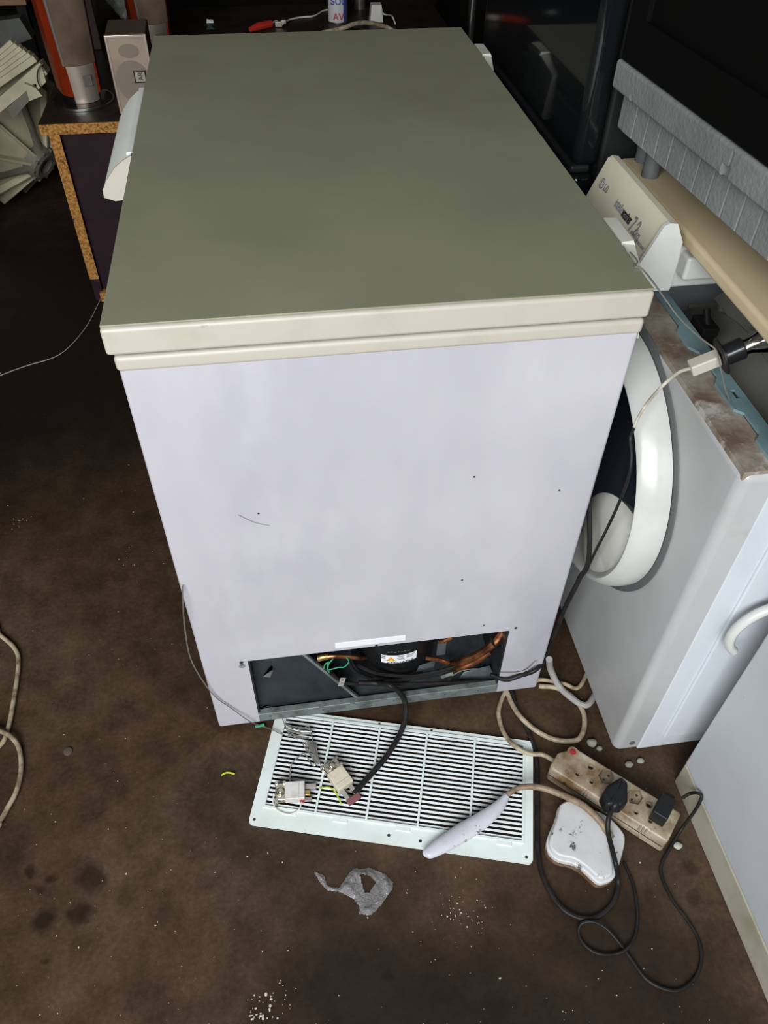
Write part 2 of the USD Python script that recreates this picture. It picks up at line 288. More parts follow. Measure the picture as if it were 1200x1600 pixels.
# floor: dark oily concrete with stains, and broad patches that carry painted shade
def floor_mat():
    n = {'g': ('geometry', {}),
         'n1': ('noise_texture', {'scale': 1.7, 'detail': 7., 'roughness': .62}), 'r1': ('rgb_ramp', {'ramp': [(0, (.024, .0145, .009)), (.36, (.034, .021, .0125)), (.50, (.060, .035, .019)), (.64, (.080, .051, .031)), (1, (.090, .060, .039))]}),
         'n2': ('noise_texture', {'scale': 14., 'detail': 8., 'roughness': .7}), 'r2': ('rgb_ramp', {'ramp': [(0, (.5, .5, .5)), (.4, (.8, .8, .8)), (.6, (1.15, 1.15, 1.15)), (1, (1.7, 1.62, 1.55))]}),
         'm1': ('mix', {'mix_type': 'multiply', 'fac': 1.}),
         'n3': ('noise_texture', {'scale': 95., 'detail': 3., 'roughness': .6}), 'r3': ('rgb_ramp', {'ramp': [(0, (0, 0, 0)), (.735, (0, 0, 0)), (.765, (1, 1, 1)), (1, (1, 1, 1))]}),
         'n7': ('noise_texture', {'scale': 120., 'detail': 4., 'roughness': .7}), 'r7': ('rgb_ramp', {'ramp': [(0, (.55, .55, .55)), (.42, (.9, .9, .9)), (.6, (1.12, 1.12, 1.12)), (1, (1.7, 1.65, 1.6))]}), 'm7': ('mix', {'mix_type': 'multiply', 'fac': 1.}),
         'm2': ('mix', {'color2': (.30, .26, .21)}),
         'n4': ('noise_texture', {'scale': 22., 'detail': 5.}), 'w': ('vector_math', {'math_type': 'scale', 'scale': .045}),
         'wp': ('vector_math', {'math_type': 'add'}),
         'p': ('principled_bsdf', {'roughness': .55, 'specular_ior_level': .16}), 'b': ('bump', {'strength': 1., 'distance': .0012}),
         'rr': ('map_range', {'from_min': .3, 'from_max': .7, 'to_min': .42, 'to_max': .72})}
    l = [('g.position', x + '.vector') for x in ('n1', 'n2', 'n3', 'n4')] + [('n1.fac', 'r1.fac'), ('n2.fac', 'r2.fac'), ('n3.fac', 'r3.fac'),
         ('r1.color', 'm1.color1'), ('r2.color', 'm1.color2'), ('m1.color', 'm7.color1'), ('g.position', 'n7.vector'), ('n7.fac', 'r7.fac'), ('r7.color', 'm7.color2'), ('m7.color', 'm2.color1'), ('r3.color', 'm2.fac'),
         ('n4.color', 'w.vector1'), ('g.position', 'wp.vector1'), ('w.vector', 'wp.vector2'), ('n2.fac', 'b.height'), ('b.normal', 'p.normal'), ('n2.fac', 'rr.value'), ('rr.result', 'p.roughness')]
    last = 'm2.color'
    stains = [(71, 1440, .022, .9), (140, 1375, .026, .75), (125, 1430, .018, .7), (50, 1360, .012, .8), (82, 1365, .009, .7), (62, 1390, .010, .6), (140, 1430, .014, .7), (68, 1500, .008, .7),
              (195, 1405, .016, .35), (1080, 1360, .016, .55), (1085, 1405, .012, .45), (1020, 1405, .010, .45), (76, 632, .018, .6), (45, 657, .016, .6), (80, 640, .022, .4), (606, 1520, .009, .8)]
    for i, (px, py, r, s) in enumerate(stains):
        c = P(px, py, z=0) + np.array([.0225, .0225, .0225]); c[2] = .0225
        n[f'd{i}'] = ('vector_math', {'math_type': 'distance', 'vector2': c}); n[f'e{i}'] = ('map_range', {'from_min': r * 1.25, 'from_max': r * .6, 'to_min': 0., 'to_max': s, 'clamp': True})
        n[f'q{i}'] = ('mix', {'color2': (.014, .0075, .004)})
        l += [('wp.vector', f'd{i}.vector1'), (f'd{i}.value', f'e{i}.value'), (f'e{i}.result', f'q{i}.fac'), (last, f'q{i}.color1')]; last = f'q{i}.color'
    # broad ragged patches: grime plus painted shade in the foreground and at the back
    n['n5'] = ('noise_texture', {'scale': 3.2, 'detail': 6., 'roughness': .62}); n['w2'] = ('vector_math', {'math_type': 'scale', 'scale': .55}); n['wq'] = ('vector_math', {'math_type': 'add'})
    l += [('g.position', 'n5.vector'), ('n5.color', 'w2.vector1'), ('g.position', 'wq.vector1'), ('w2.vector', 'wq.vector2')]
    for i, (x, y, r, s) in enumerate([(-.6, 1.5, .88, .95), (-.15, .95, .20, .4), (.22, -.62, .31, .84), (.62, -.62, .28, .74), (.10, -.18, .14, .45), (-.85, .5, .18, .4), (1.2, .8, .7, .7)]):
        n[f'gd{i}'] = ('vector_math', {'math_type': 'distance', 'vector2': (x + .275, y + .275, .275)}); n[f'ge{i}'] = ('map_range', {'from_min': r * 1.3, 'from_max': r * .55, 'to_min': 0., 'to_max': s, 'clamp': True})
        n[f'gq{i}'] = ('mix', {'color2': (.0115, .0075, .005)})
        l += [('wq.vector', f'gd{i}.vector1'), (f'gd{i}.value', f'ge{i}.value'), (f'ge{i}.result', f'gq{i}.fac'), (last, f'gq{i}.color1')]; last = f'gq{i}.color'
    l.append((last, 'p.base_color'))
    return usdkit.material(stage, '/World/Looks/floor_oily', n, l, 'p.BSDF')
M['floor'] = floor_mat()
# ================================================================ the room
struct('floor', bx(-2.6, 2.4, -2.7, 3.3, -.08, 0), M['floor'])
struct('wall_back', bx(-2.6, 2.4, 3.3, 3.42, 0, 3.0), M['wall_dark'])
struct('wall_left', bx(-2.72, -2.6, -2.6, 3.3, 0, 3.0), M['wall_shop'])
struct('wall_right', bx(2.4, 2.52, -2.6, 3.3, 0, 3.0), M['wall_shop'])
struct('ceiling', bx(-2.72, 2.52, -2.72, 3.42, 3.0, 3.1), M['wall_shop'])
struct('wall_front', tm(diff(bx(-2.72, 2.52, -2.72, -2.6, 0, 3.0), bx(-2.35, .45, -2.9, -2.4, -.1, 2.98))), M['wall_shop'])
# ================================================================ chest freezer
FX0, FX1, FL = .001, .620, 1.030
fz = thing('chest_freezer', 'white chest freezer with grey-green lid and open compressor compartment at the foot of its end', 'freezer', (.31, .5, 0))
CX0, CX1, CZ0, CZ1 = .078, .537, .033, .228
body = diff(rbx(FX0, FX1, 0, FL - .01, .018, .842, .006), bx(CX0, CX1, -.05, .30, -.01, CZ1))
obj('cabinet', body, M['freezer_white'], fz)
obj('collar', diff(rbx(FX0 - .002, FX1 + .002, -.002, FL - .006,   .833, .854, .006), bx(.03, .59, .03, 1.0, .8, .9)), M['cream_plastic'], fz, label='cream plastic collar under the lid')
lidp = obj('lid', rbx(-.004, .617, -.0145, 1.034, .864, .8985, .005), M['cream_plastic'], fz, label='cream lid frame')
obj('lid_panel', rbx(-.0035, .6165, -.009, 1.0285, .890, .900, .0012, 1), M['lid_steel'], lidp, label='grey-green coated steel lid panel')
obj('gasket', bx(.02, .60, .016, 1.01, .8555, .8645), M['black_rubber'], lidp)  # coloured black to paint in the shadow gap under the lid
# lid handle on the long front (left) side
y0h, y1h = .44, .73
sec = Polygon([(-.004, .9), (-.004, .862), (-.020, .838), (-.040, .836), (-.055, .842), (-.054, .853), (-.045, .867), (-.030, .884), (-.016, .894)])
hm = ext(sec, y1h - y0h); hm = xf(hm, np.array([[1, 0, 0, 0], [0, 0, -1, y1h], [0, 1, 0, 0], [0, 0, 0, 1.]]))
h = obj('handle', hm, M['white_plastic'], fz, label='white lid handle')
obj('handle_flange', rbx(-.012, -.002, y0h + .012, y1h + .001, .862, .9005, .002, 1), M['white_plastic'], h)
obj('handle_end_cap', xf(ext(sec.buffer(.0006), .004), np.array([[1, 0, 0, 0], [0, 0, -1, y0h + .002], [0, 1, 0, 0], [0, 0, 0, 1.]])), M['cream_plastic'], h)
for yh in (.112, .862):   # lid hinges at the rear (right) side
    hg = obj('hinge', hull([(.6215, yh - .075, .80), (.641, yh - .075, .80), (.6215, yh + .06, .80), (.645, yh + .06, .80), (.6215, yh - .075, .880), (.630, yh - .075, .878), (.6215, yh - .01, .897), (.637, yh - .01, .894), (.6215, yh + .06, .893), (.640, yh + .06, .888)]), M['hinge_white'], fz, 8)
    obj('hinge_cap', hull([(.6195, yh - .008, .894), (.6385, yh - .008, .893), (.6195, yh + .062, .890), (.642, yh + .062, .887), (.6195, yh - .008, .899), (.636, yh - .006, .899), (.6195, yh + .058, .899), (.637, yh + .058, .898)]), M['hinge_white'], hg, 8)
# the open compartment
obj('base_rail', diff(rbx(CX0 + .0003, CX1 - .0003, -.003, .010, .027, .0525, .0015, 1), *[cyl((x, -.02, .042), (x, .05, .042), .0032, 10) for x in (.10, .20, .335, .435, .50)]), M['galv_light'], fz, label='galvanised lower rail with screw holes')
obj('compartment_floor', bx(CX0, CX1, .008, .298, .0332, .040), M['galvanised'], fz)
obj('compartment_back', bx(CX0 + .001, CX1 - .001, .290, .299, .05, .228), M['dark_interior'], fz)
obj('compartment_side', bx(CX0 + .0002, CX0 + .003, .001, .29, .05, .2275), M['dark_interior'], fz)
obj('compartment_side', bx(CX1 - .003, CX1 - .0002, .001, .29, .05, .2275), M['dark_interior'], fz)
def Q(px, py, y): return P(px, py, y=y)
ya, yb = .030, .012          # the divider leans: its top lies further in
def lean(px, py):
    q = Q(px, py, .02); return (q[0], q[2])
shp = [(CX0 + .003, .041), (CX0 + .003, .224), (lean(458, 1022)[0], .224), (lean(560, 1088)[0], .041)]
hole = [lean(411, 1058), lean(424, 1044), lean(427, 1046), lean(422, 1059)]
sh = ext(Polygon(shp).difference(Polygon(hole)).difference(Point(*lean(415, 1100)).buffer(.005)), .0015)
sh = xf(sh, np.array([[1, 0, 0, 0], [0, 0, 1, .014], [0, 1, 0, 0], [0, 0, 0, 1.]]))
sh.vertices[:, 1] += (sh.vertices[:, 2] - .05) * .10
fp = obj('divider_sheet', sh, M['shaded_sheet'], fz, label='sheet-metal divider with painted-in shade and a folded slanting edge')
e0, e1 = lean(458, 1022), lean(560, 1088)
fe = hull([(e0[0] + dx, .0315 + dy, .222) for dx in (-.003, .003) for dy in (-.006, 0)] + [(e1[0] + dx, .0135 + dy, .043) for dx in (-.003, .003) for dy in (-.006, 0)])
obj('folded_edge', fe, M['galv_light'], fp)
def chippt(px, py, d): q = lean(px, py); return (q[0], .014 + (q[1] - .05) * .1 - d, q[1])
obj('upper_hole_light', hull([chippt(411, 1058, .002), chippt(422, 1059, .002), chippt(427, 1046, .008), chippt(424, 1045, .009), chippt(417, 1054, .004)]), M['galv_light'], fp, 5)  # pale chip standing in for light that shows through the hole
obj('lower_hole_light', hull([chippt(411, 1101, .001), chippt(420, 1099, .001), chippt(420, 1096, .004), chippt(412, 1098, .004)]), M['galv_light'], fp, 5)  # second pale chip, painted light at the lower hole
# compressor
lc = Q(624, 1030, .018)
cc = np.array([lc[0], .018 + .0875, .041])
cpm = lathe([(0, .0), (.07, .0), (.080, .010), (.082, .075), (.085, .079), (.085, .087), (.0865, .092), (.0865, .150), (.078, .164), (.045, .172), (0, .174)], 56); cpm.apply_translation(cc)
comp = obj('compressor', cpm, M['compressor_black'], fz, label='black domed compressor')
LBZ = float(lc[2]); RL = .0866
def wrap(mesh, r, dz=0, a0=-math.pi / 2):
    m = tm(mesh).copy(); v = m.vertices; a = a0 + v[:, 0] / r; rr = r + v[:, 2]
    m.vertices = np.c_[cc[0] + rr * np.cos(a), cc[1] + rr * np.sin(a), v[:, 1] + dz]; return m
lw, lh = .034, .0125
lb = np.array([[x, y] for x in np.linspace(-lw, lw, 17) for y in (-lh, lh)]); fF = np.array([[2 * i, 2 * i + 2, 2 * i + 3, 2 * i + 1] for i in range(16)])
lab = wrap((np.c_[lb, np.zeros(len(lb))], np.vstack([fF[:, [0, 1, 2]], fF[:, [0, 2, 3]]])), RL + .0006, LBZ)
obj('rating_label', lab, M['paper_white'], comp, label='white rating label with a warning triangle')
tri = wrap(ext(Polygon([(-.0245, -.006), (-.0065, -.006), (-.0155, .0085)]).difference(Polygon([(-.0172, -.0045), (-.0138, -.0045), (-.0155, .0015)])), .0003), RL + .0008, LBZ)
obj('warning_triangle', tri, M['warn_yellow'], comp)
marks = []
for k in range(3): marks.append(bx(-.033, -.0255, .0085 - k * .0035, .0099 - k * .0035, 0, .0002))
for k in range(4): marks.append(bx(-.004 + (k % 2) * .003, .010 - (k % 3) * .002, .0085 - k * .0035, .0096 - k * .0035, 0, .0002))
for k in range(3): marks.append(bx(.014, .031 - k * .003, .0085 - k * .0035, .0096 - k * .0035, 0, .0002))
for k in range(9): marks.append(bx(-.022 + k * .0056, -.018 + k * .0056, -.0112, -.0088, 0, .0002))
obj('label_print', cat([wrap(m, RL + .0008, LBZ) for m in marks]), M['print_black'], comp)
obj('stamped_line', cat([wrap(bx(-.022 + k * .006, -.018 + k * .006, .0215 + .001 * (k % 2), .0225 + .001 * (k % 2), 0, .0003), RL, LBZ) for k in range(7)]), M['print_grey'], comp)
# pipes and wires, all close behind the opening
obj('copper_pipe', tube([Q(505, 1027, .022), Q(525, 1025, .020), Q(545, 1026, .022), Q(562, 1028, .030), Q(580, 1026, .06)], .0042, 10), M['copper'], fz)
obj('pipe_joint', tube([Q(497, 1029, .022), Q(505, 1027, .021), Q(512, 1026, .021)], .0058, 10), M['brass'], fz)
obj('copper_pipe', tube([Q(786, 985, .030), Q(770, 1006, .016), Q(748, 1022, .020), Q(725, 1032, .026), Q(706, 1037, .045)], .0075, 10), M['copper'], fz)
obj('copper_pipe', tube([Q(766, 1018, .020), Q(742, 1034, .020), Q(718, 1045, .024), Q(704, 1050, .04)], .0060, 10), M['copper'], fz)
obj('copper_pipe', tube([Q(684, 1003, .012), Q(693, 1002, .012), Q(706, 996, .014)], .0036, 8), M['copper'], fz)
obj('copper_pipe', tube([Q(665, 1028, .03), Q(685, 1031, .025), Q(700, 1036, .03)], .0042, 8), M['copper'], fz)
a_, b_ = Q(684, 1005, .016), Q(696, 1020, .016)
obj('dryer_bracket', rbx(a_[0], b_[0], .016, .020, b_[2] - .006, a_[2] + .004, .001, 1), M['galvanised'], fz)
obj('pipe_clip', tube([Q(766, 995, .013), Q(770, 1005, .010), Q(776, 1012, .012), Q(784, 1010, .016)], .0022, 8), M['black_rubber'], fz)
for pts in ([(520, 1030), (514, 1037), (512, 1046), (516, 1052)], [(512, 1035), (513, 1046), (528, 1043), (538, 1042), (545, 1034), (541, 1027)], [(506, 1044), (508, 1038), (514, 1034)]):
    obj('earth_wire', tube([Q(x, y, .016) for x, y in pts], .0013, 6), M['green_wire'], fz)
t0, t1_ = Q(538, 1051, .010), Q(532, 1071, .010)
tw_ = ext(Polygon([(-.005, 0), (.005, 0), (.005, .026), (-.005, .026)]).difference(Point(0, .020).buffer(.0026)), .0015); tw_ = xf(tw_, frame(((t1_[0] + t1_[0]) / 2, .010, t1_[2]), (1, 0, -.22), (.22, 0, 1)))
obj('strap_tag', handed_(tw_), M['clear_grey_plastic'], fz, label='pale perforated strap')
for k, (pts, r_) in enumerate([([(517, 1052), (530, 1062), (548, 1068), (600, 1069), (660, 1068), (720, 1066), (772, 1064)], .0036), ([(560, 1040), (590, 1052), (640, 1056), (680, 1050), (710, 1042)], .0035),
            ([(545, 1034), (556, 1050), (590, 1064), (630, 1066)], .0032), ([(575, 1060), (620, 1062), (670, 1056), (700, 1050)], .004)]):
    obj('inner_cable', tube([Q(x, y, .012 + .003 * k) for x, y in pts], r_, 8), M['black_cord'], fz)
a_, b_ = Q(735, 1040, .03), Q(778, 1020, .03)
obj('inner_bracket', hull([Q(715, 1062, .026), Q(772, 1056, .026), Q(725, 1050, .034), Q(765, 1040, .034), Q(715, 1062, .030), Q(772, 1056, .030), Q(725, 1050, .038), Q(765, 1040, .038)]), M['galvanised'], fz)
obj('inner_bracket', hull([Q(655, 1040, .034), Q(680, 1032, .034), Q(650, 1050, .030), Q(678, 1046, .030), Q(655, 1040, .037), Q(678, 1046, .033)]), M['galvanised'], fz)
obj('capillary_wire', tube([Q(706, 1056, .012), Q(722, 1048, .012), Q(745, 1045, .012), Q(758, 1047, .014)], .0011, 6), M['galv_light'], fz)
obj('relay_plug', tube([Q(690, 1058, .014), Q(698, 1055, .013), Q(708, 1052, .013)], .0035, 8), M['galv_light'], fz)
# end face details: pale blank label, screws and holes
a, b = P(537, 995, y=0), P(652, 982, y=0)
obj('blank_label', rbx(.228, .350, -.0012, .0005, .2365, .2515, .0004, 1), M['paper_white'], fz, label='blank pale sticker above the compartment')
for px, py in [(588, 1009), (806, 981), (756, 977), (741, 745), (874, 766), (722, 906), (404, 802)]:
    q = P(px, py, y=0); r_ = .0028 if py > 975 and px != 756 else .0016
    obj('screw_hole', cyl((q[0], -.0006, q[2]), (q[0], .001, q[2]), r_, 10), M['print_black'], fz)
kp = P(378, 1039, y=0)
obj('keyhole', cat([cyl((kp[0], -.0008, kp[2] - .003), (kp[0], .001, kp[2] - .003), .0055, 14), bx(kp[0] - .0026, kp[0] + .0026, -.0008, .001, kp[2], kp[2] + .009), cyl((kp[0], -.0008, kp[2] + .009), (kp[0], .001, kp[2] + .009), .0035, 12)]), M['print_grey'], fz)
s0, s1 = P(372, 804, y=0), P(421, 821, y=0)
obj('scratch', tube([(s0[0], -.0001, s0[2]), ((s0[0] + s1[0]) / 2, -.0002, (s0[2] + s1[2]) / 2 - .004), (s1[0], -.0001, s1[2])], .0007, 5), M['print_grey'], fz)
for x in (.05, .57):
    for y in (.06, .95):
        obj('foot', cyl((x, y, 0), (x, y, .02), .018, 16), M['black_rubber'], fz)
# ================================================================ vent grille on the floor
gA = np.array([.049, -.186, .002]); gu = np.array([.473, -.136, 0]); gu /= np.linalg.norm(gu); gv = np.array([-gu[1], gu[0], 0])
GL, GW = .492, .226
GT = frame(gA, gu, gv)
gr = thing('vent_grille', 'detached white louvred vent grille lying on the floor in front of the freezer', 'vent grille', gA + gu * GL / 2 + gv * GW / 2)
outer = rounded([(0, 0), (GL, 0), (GL, GW), (0, GW)], .008)
ix0, ix1, iy0, iy1 = .022, GL - .019, .036, GW - .012
fr = domed(outer, .007, .002, 3, 96)
fr = diff(ext(outer, .006), ext([(ix0, iy0), (ix1, iy0), (ix1, iy1), (ix0, iy1)], .05).apply_translation((0, 0, -.01)))
fr2 = ext(Polygon([(ix0 - .004, iy0 - .004), (ix1 + .004, iy0 - .004), (ix1 + .004, iy1 + .004), (ix0 - .004, iy1 + .004)]).difference(sbox(ix0, iy0, ix1, iy1)), .0022); fr2.apply_translation((0, 0, .006))
obj('frame', xf(cat([tm(fr), fr2]), GT), M['grille_white'], gr)
NS = 21
for k in range(NS):
    yy = iy0 + (k + .5) * (iy1 - iy0) / NS
    sl = bx(ix0 - .001, ix1 + .001, -.0020, .0020, -.0008, .0008)
    sl = xf(sl, trimesh.transformations.rotation_matrix(math.radians(38), (1, 0, 0))); sl.apply_translation((0, yy, .0045))
    obj('slat', xf(sl, GT), M['slat_white'], gr, False)
for k in range(1, 5):
    xx = ix0 + (ix1 - ix0) * (k / 5) ; obj('cross_bar', xf(bx(xx - .0019, xx + .0019, iy0 - .001, iy1 + .001, .001, .0086), GT), M['grille_white'], gr, False)
for xx in (.055, .145, .255, .43):
    obj('clip_tab', xf(rbx(xx, xx + .026, .024, .034, .003, .0078 if xx > .1 else .0066, .001, 1), GT), M['grille_white'], gr)
for xx, yy in ((.009, .009), (GL - .011, .010), (.245, .014), (.30, .012), (.20, GW - .005), (.30, GW - .005), (.012, GW - .01)):
    obj('screw_hole', xf(cyl((xx, yy, .0058), (xx, yy, .0064), .0026, 10), GT), M['print_black'], gr)
# ================================================================ thermostats lying on the grille
def gp(px, py, z): return P(px, py, z=z)
def thermostat(c0, c1, w, body, label, caplab):
    """c0: pixel of the middle of the tin end, c1: pixel of the middle of the terminal end"""
    Z = .0085
    a, b = gp(*c0, Z), gp(*c1, Z); L = np.linalg.norm(b - a); T = frame(a, b - a, np.cross([0, 0, 1.], b - a))
    t = thing('thermostat', label, 'thermostat', (a + b) / 2)
    k = L * .36
    obj('tin_cap', xf(rbx(0, k, -w / 2, w / 2, .0005, .015, .002), T), M['tin_chrome'], t)
    for q, s in ((k * .12, -1), (k * .85, 1), (k * .12, 1)):
        obj('bent_tab', xf(rbx(q - .003, q + .003, s * w / 2 - .003, s * w / 2 + .003, .003, .018, .0008, 1), T), M['tin_chrome'], t)
    ringm = trimesh.creation.torus(w * .24, .0016, 24, 8); ringm.apply_translation((k * .5, 0, .0152))
    obj('dial_ring', xf(ringm, T), M['tin_chrome'], t)
    sp = lathe([(0, .0), (w * .16, 0), (w * .16, .004), (w * .1, .006), (0, .006)], 18); sp.apply_translation((k * .5, 0, .014))
    obj('spindle', xf(sp, T), M['tin_chrome'], t)
    obj('body', xf(rbx(k - .001, L, -w * .52, w * .52, .0005, .019, .0015), T), body, t)
    obj('seam_line', xf(bx(L * .80, L * .81, -w * .5, w * .5, .0185, .0193), T), M['clear_grey_plastic'], t)
    return t, T, L, w
t1, T1, L1, w1 = thermostat((431, 1243), (477, 1240), .031, M['thermo_white'], 'white thermostat with tin end lying left on the grille, joined to the coiled capillary', None)
obj('connector', xf(rbx(L1, L1 + .020, .004, .013, .004, .012, .001, 1), T1), M['clear_grey_plastic'], t1)
obj('connector', xf(rbx(L1, L1 + .009, -.008, .001, .006, .013, .001, 1), T1), M['brass'], t1)
obj('connector', xf(rbx(L1 - .004, L1 + .012, -.017, -.010, .003, .009, .001, 1), T1), M['clear_grey_plastic'], t1)
obj('red_mark', xf(rbx(L1 - .009, L1 - .001, -.0185, -.014, .004, .012, .001, 1), T1), M['red_plastic'], t1)
obj('wire_loop', tube([gp(428, 1240, .020), gp(427, 1255, .016), gp(435, 1267, .012), gp(452, 1272, .0105), gp(466, 1266, .012), gp(472, 1252, .016)], .0013, 6), M['thermo_white'], t1)
zc = .0125
coil = [gp(454, 1228, .020), gp(453, 1215, .013), gp(455, 1195, zc), gp(465, 1184, zc), gp(476, 1178, zc), gp(487, 1195, zc)]
for k in range(6):
    o = k * 4.0
    coil += [gp(493 + o * .2, 1192 - o * .3, zc + .002), gp(474 + o, 1164 + o * .15, zc + .003 + .0006 * k), gp(480 + o * .7, 1163 + o * .1, zc + .004), gp(500 - k * 1.5, 1192 - o * .35, zc + .003)]
for k in range(8):
    s = -1 if k % 2 else 1
    coil += [gp(468 + 18 * s + R.uniform(-4, 4), 1142 + 4 * s + k * 2.4 - 8, zc + .002 + .0007 * k), gp(468 + 3 * s, 1146 + k * 2.4 - 8, zc + .004 + .0007 * k)]
coil += [gp(452, 1146, .016), gp(444, 1130, .018), gp(434, 1100, .045), gp(425, 1078, .075), gp(412, 1056, .10) + [0, .012, 0]]
obj('capillary_coil', tube(coil, .0011, 6, 6), M['steel_wire'], t1, label='coiled thin metal capillary')
obj('capillary_tail', tube([gp(470, 1154, .016), gp(440, 1147, .0135), gp(425, 1140, .012), gp(408, 1134, .006), P(390, 1127, y=-.010), P(362, 1107, y=-.005), P(338, 1090, y=-.005), P(318, 1066, y=-.007), P(298, 1030, y=-.009), P(289, 985, y=-.012), P(286, 945, y=-.012), P(285, 915, y=-.004) ], .0011, 6), M['steel_wire'], t1)
cl = gp(405, 1134, .006)
obj('green_sleeve', tube([gp(399, 1135, .007), gp(406, 1134, .0065), gp(413, 1132, .007)], .003, 7), M['green_wire'], t1)
t2, T2, L2, w2 = thermostat((514, 1196), (541, 1234), .031, M['thermo_cream'], 'cream thermostat with tin end lying askew right of the other one on the grille', None)
obj('prong', xf(rbx(L2, L2 + .024, .005, .012, .003, .011, .001, 1), T2), M['clear_grey_plastic'], t2)
obj('prong', xf(rbx(L2, L2 + .026, -.012, -.005, .003, .011, .001, 1), T2), M['clear_grey_plastic'], t2)
obj('red_tip', xf(rbx(L2 + .020, L2 + .030, -.013, .012, .003, .012, .001, 1), T2), mat('dull_red', (.22, .08, .08), .5), t2)
obj('yellow_green_wire', tube([gp(499, 1232, .013), gp(512, 1230, .014), gp(522, 1235, .015), gp(529, 1247, .014), gp(533, 1256, .012)], .0013, 6), M['lime_wire'], t2)
# black sleeve cable from compartment to the grille
pc = [P(560, 1067, y=.012), P(590, 1068, y=.008), P(612, 1072, y=-.010), P(630, 1090, z=.06), P(634, 1110, z=.045), P(628, 1140, z=.03), P(605, 1180, z=.022), P(575, 1215, z=.019), P(553, 1240, z=.016)]
obj('sleeved_cable', tube(pc, .0052, 10), M['black_cord'], None, label='thick black cable from the freezer compartment down onto the vent grille', cat='cable')
# ================================================================ extension lead
eT = P(888, 1157, z=.045); eN = P(858, 1198, z=.045); eF = P(1067, 1269, z=.045); eG = P(1047, 1316, z=.045)
o_ = eN; ux = ((eG - eN) + (eF - eT)) / 2; uy = (eT - eN); EL = np.linalg.norm(ux); ux /= EL; uy -= ux * (uy @ ux); EW = .062; uy /= np.linalg.norm(uy)
ET = frame(np.array([o_[0], o_[1], 0.002]), ux, uy); EH = .043
ex = thing('extension_lead', 'dirty cream multi-socket extension lead with red switch lying by the washing machine', 'extension lead', o_ * [1, 1, 0] + ux * EL / 2 + uy * EW / 2)
def el(px, py, z=.045):
    d = P(px, py, z=z) - ET[:3, 3]; return np.array([d @ ux, d @ uy])
out_e = rounded([(0, .004), (.006, 0), (EL, 0), (EL, EW), (.022, EW), (0, EW * .55)], .004)
top = domed(out_e, EH, .004, 4, 110)
cut = []
holes = []
for px, py, r_ in [(923, 1199, .0048), (902, 1210, .0034), (924, 1222, .0034), (1014, 1258, .0048), (994, 1270, .0034), (1016, 1283, .0034)]:
    holes.append((*el(px, py), r_))
hexes = [el(948, 1213), el(992, 1244)]
hexp = [Polygon([(h_[0] + .014 * math.cos(a), h_[1] + .017 * math.sin(a)) for a in np.arange(6) * math.pi / 3 + .4]) for h_ in hexes]
body = diff(top, *[ext(g, .02).apply_translation((0, 0, EH - .009)) for g in hexp], *[cyl((x, y, EH - .012), (x, y, EH + .01), r_, 14) for x, y, r_ in holes])
obj('body', xf(body, ET), M['strip_cream'], ex)
for g in hexp:
    s_ = obj('socket_face', xf(ext(g.buffer(-.0004), .003).apply_translation((0, 0, EH - .009)), ET), M['socket_inset'], ex)
    c = np.array(g.centroid.coords[0])
    for s in (-1, 1): obj('pin_hole', xf(cyl((c[0] + s * .002, c[1] + s * .006, EH - .0062), (c[0] + s * .002, c[1] + s * .006, EH - .0055), .0023, 10), ET), M['hole_dark'], s_)
for x, y, r_ in holes:
    s_ = obj('pin_socket', xf(trimesh.creation.annulus(r_, r_ + .0016, .0008).apply_translation((x, y, EH + .0002)), ET), M['socket_inset'], ex)
    obj('hole', xf(cyl((x, y, EH - .0118), (x, y, EH - .006), r_ * .98, 14), ET), M['hole_dark'], s_)
sx, sy = el(895, 1175)
sw = obj('switch_ring', xf(trimesh.creation.annulus(.0058, .0098, .002).apply_translation((sx, sy, EH + .0004)), ET), M['strip_cream'], ex)
obj('switch_lamp', xf(lathe([(0, 0), (.0058, 0), (.0058, .0022), (.003, .003), (0, .0032)], 18).apply_translation((sx, sy, EH - .001)), ET), M['red_neon'], ex, label='round red indicator')
for gx in (EL * .30, EL * .78):
    for k in range(3): obj('side_rib', xf(rbx(gx + k * .0055, gx + k * .0055 + .003, -.0012, .003, .020, EH - .001, .0008, 1), ET), M['strip_side'], ex)
obj('parting_line', xf(bx(.004, EL - .004, -.0007, .0, .017, .0185), ET), M['hole_dark'], ex, False)
obj('side_screw', xf(cyl((EL * .16, -.0012, .022), (EL * .16, .001, .022), .004, 12), ET), M['hole_dark'], ex)
cordz = .0055
obj('mains_cord', tube([tuple(xf(trimesh.Trimesh([(0.012, EW * .42, .02)], []), ET).vertices[0]), P(850, 1180, z=.018), P(825, 1177, z=.017), P(800, 1162, z=.016), P(785, 1140, z=.008), P(779, 1115, z=.006), P(783, 1095, z=.006), P(790, 1080, z=.007)], .0042, 10), M['cream_cord'], ex, label='dirty cream mains cord')
ring_c = [P(792, 1080, z=.006), P(800, 1100, z=.008), P(815, 1122, z=.0155), P(840, 1143, z=.009), P(865, 1155, z=.008), P(888, 1158, z=.012), P(905, 1154, z=.014), P(913, 1135, z=.010), P(911, 1112, z=.006), P(896, 1090, z=.006), P(870, 1075, z=.006), P(842, 1072, z=.006)]
obj('twin_cord', tube(ring_c, .0048, 10), M['cream_cord'], None, label='dirty cream cord looped on the floor between freezer and extension lead', cat='cord')
obj('grey_hose', tube([P(858, 1030, z=.10), P(860, 1045, z=.05), P(872, 1070, z=.012), P(890, 1088, z=.0075), P(915, 1102, z=.0075), (.74, -.02, .0075), (.80, .03, .0075)], .0065, 10), M['grey_wire'], None, label='grey cable running from beside the freezer leg to under the washing machine', cat='cable')
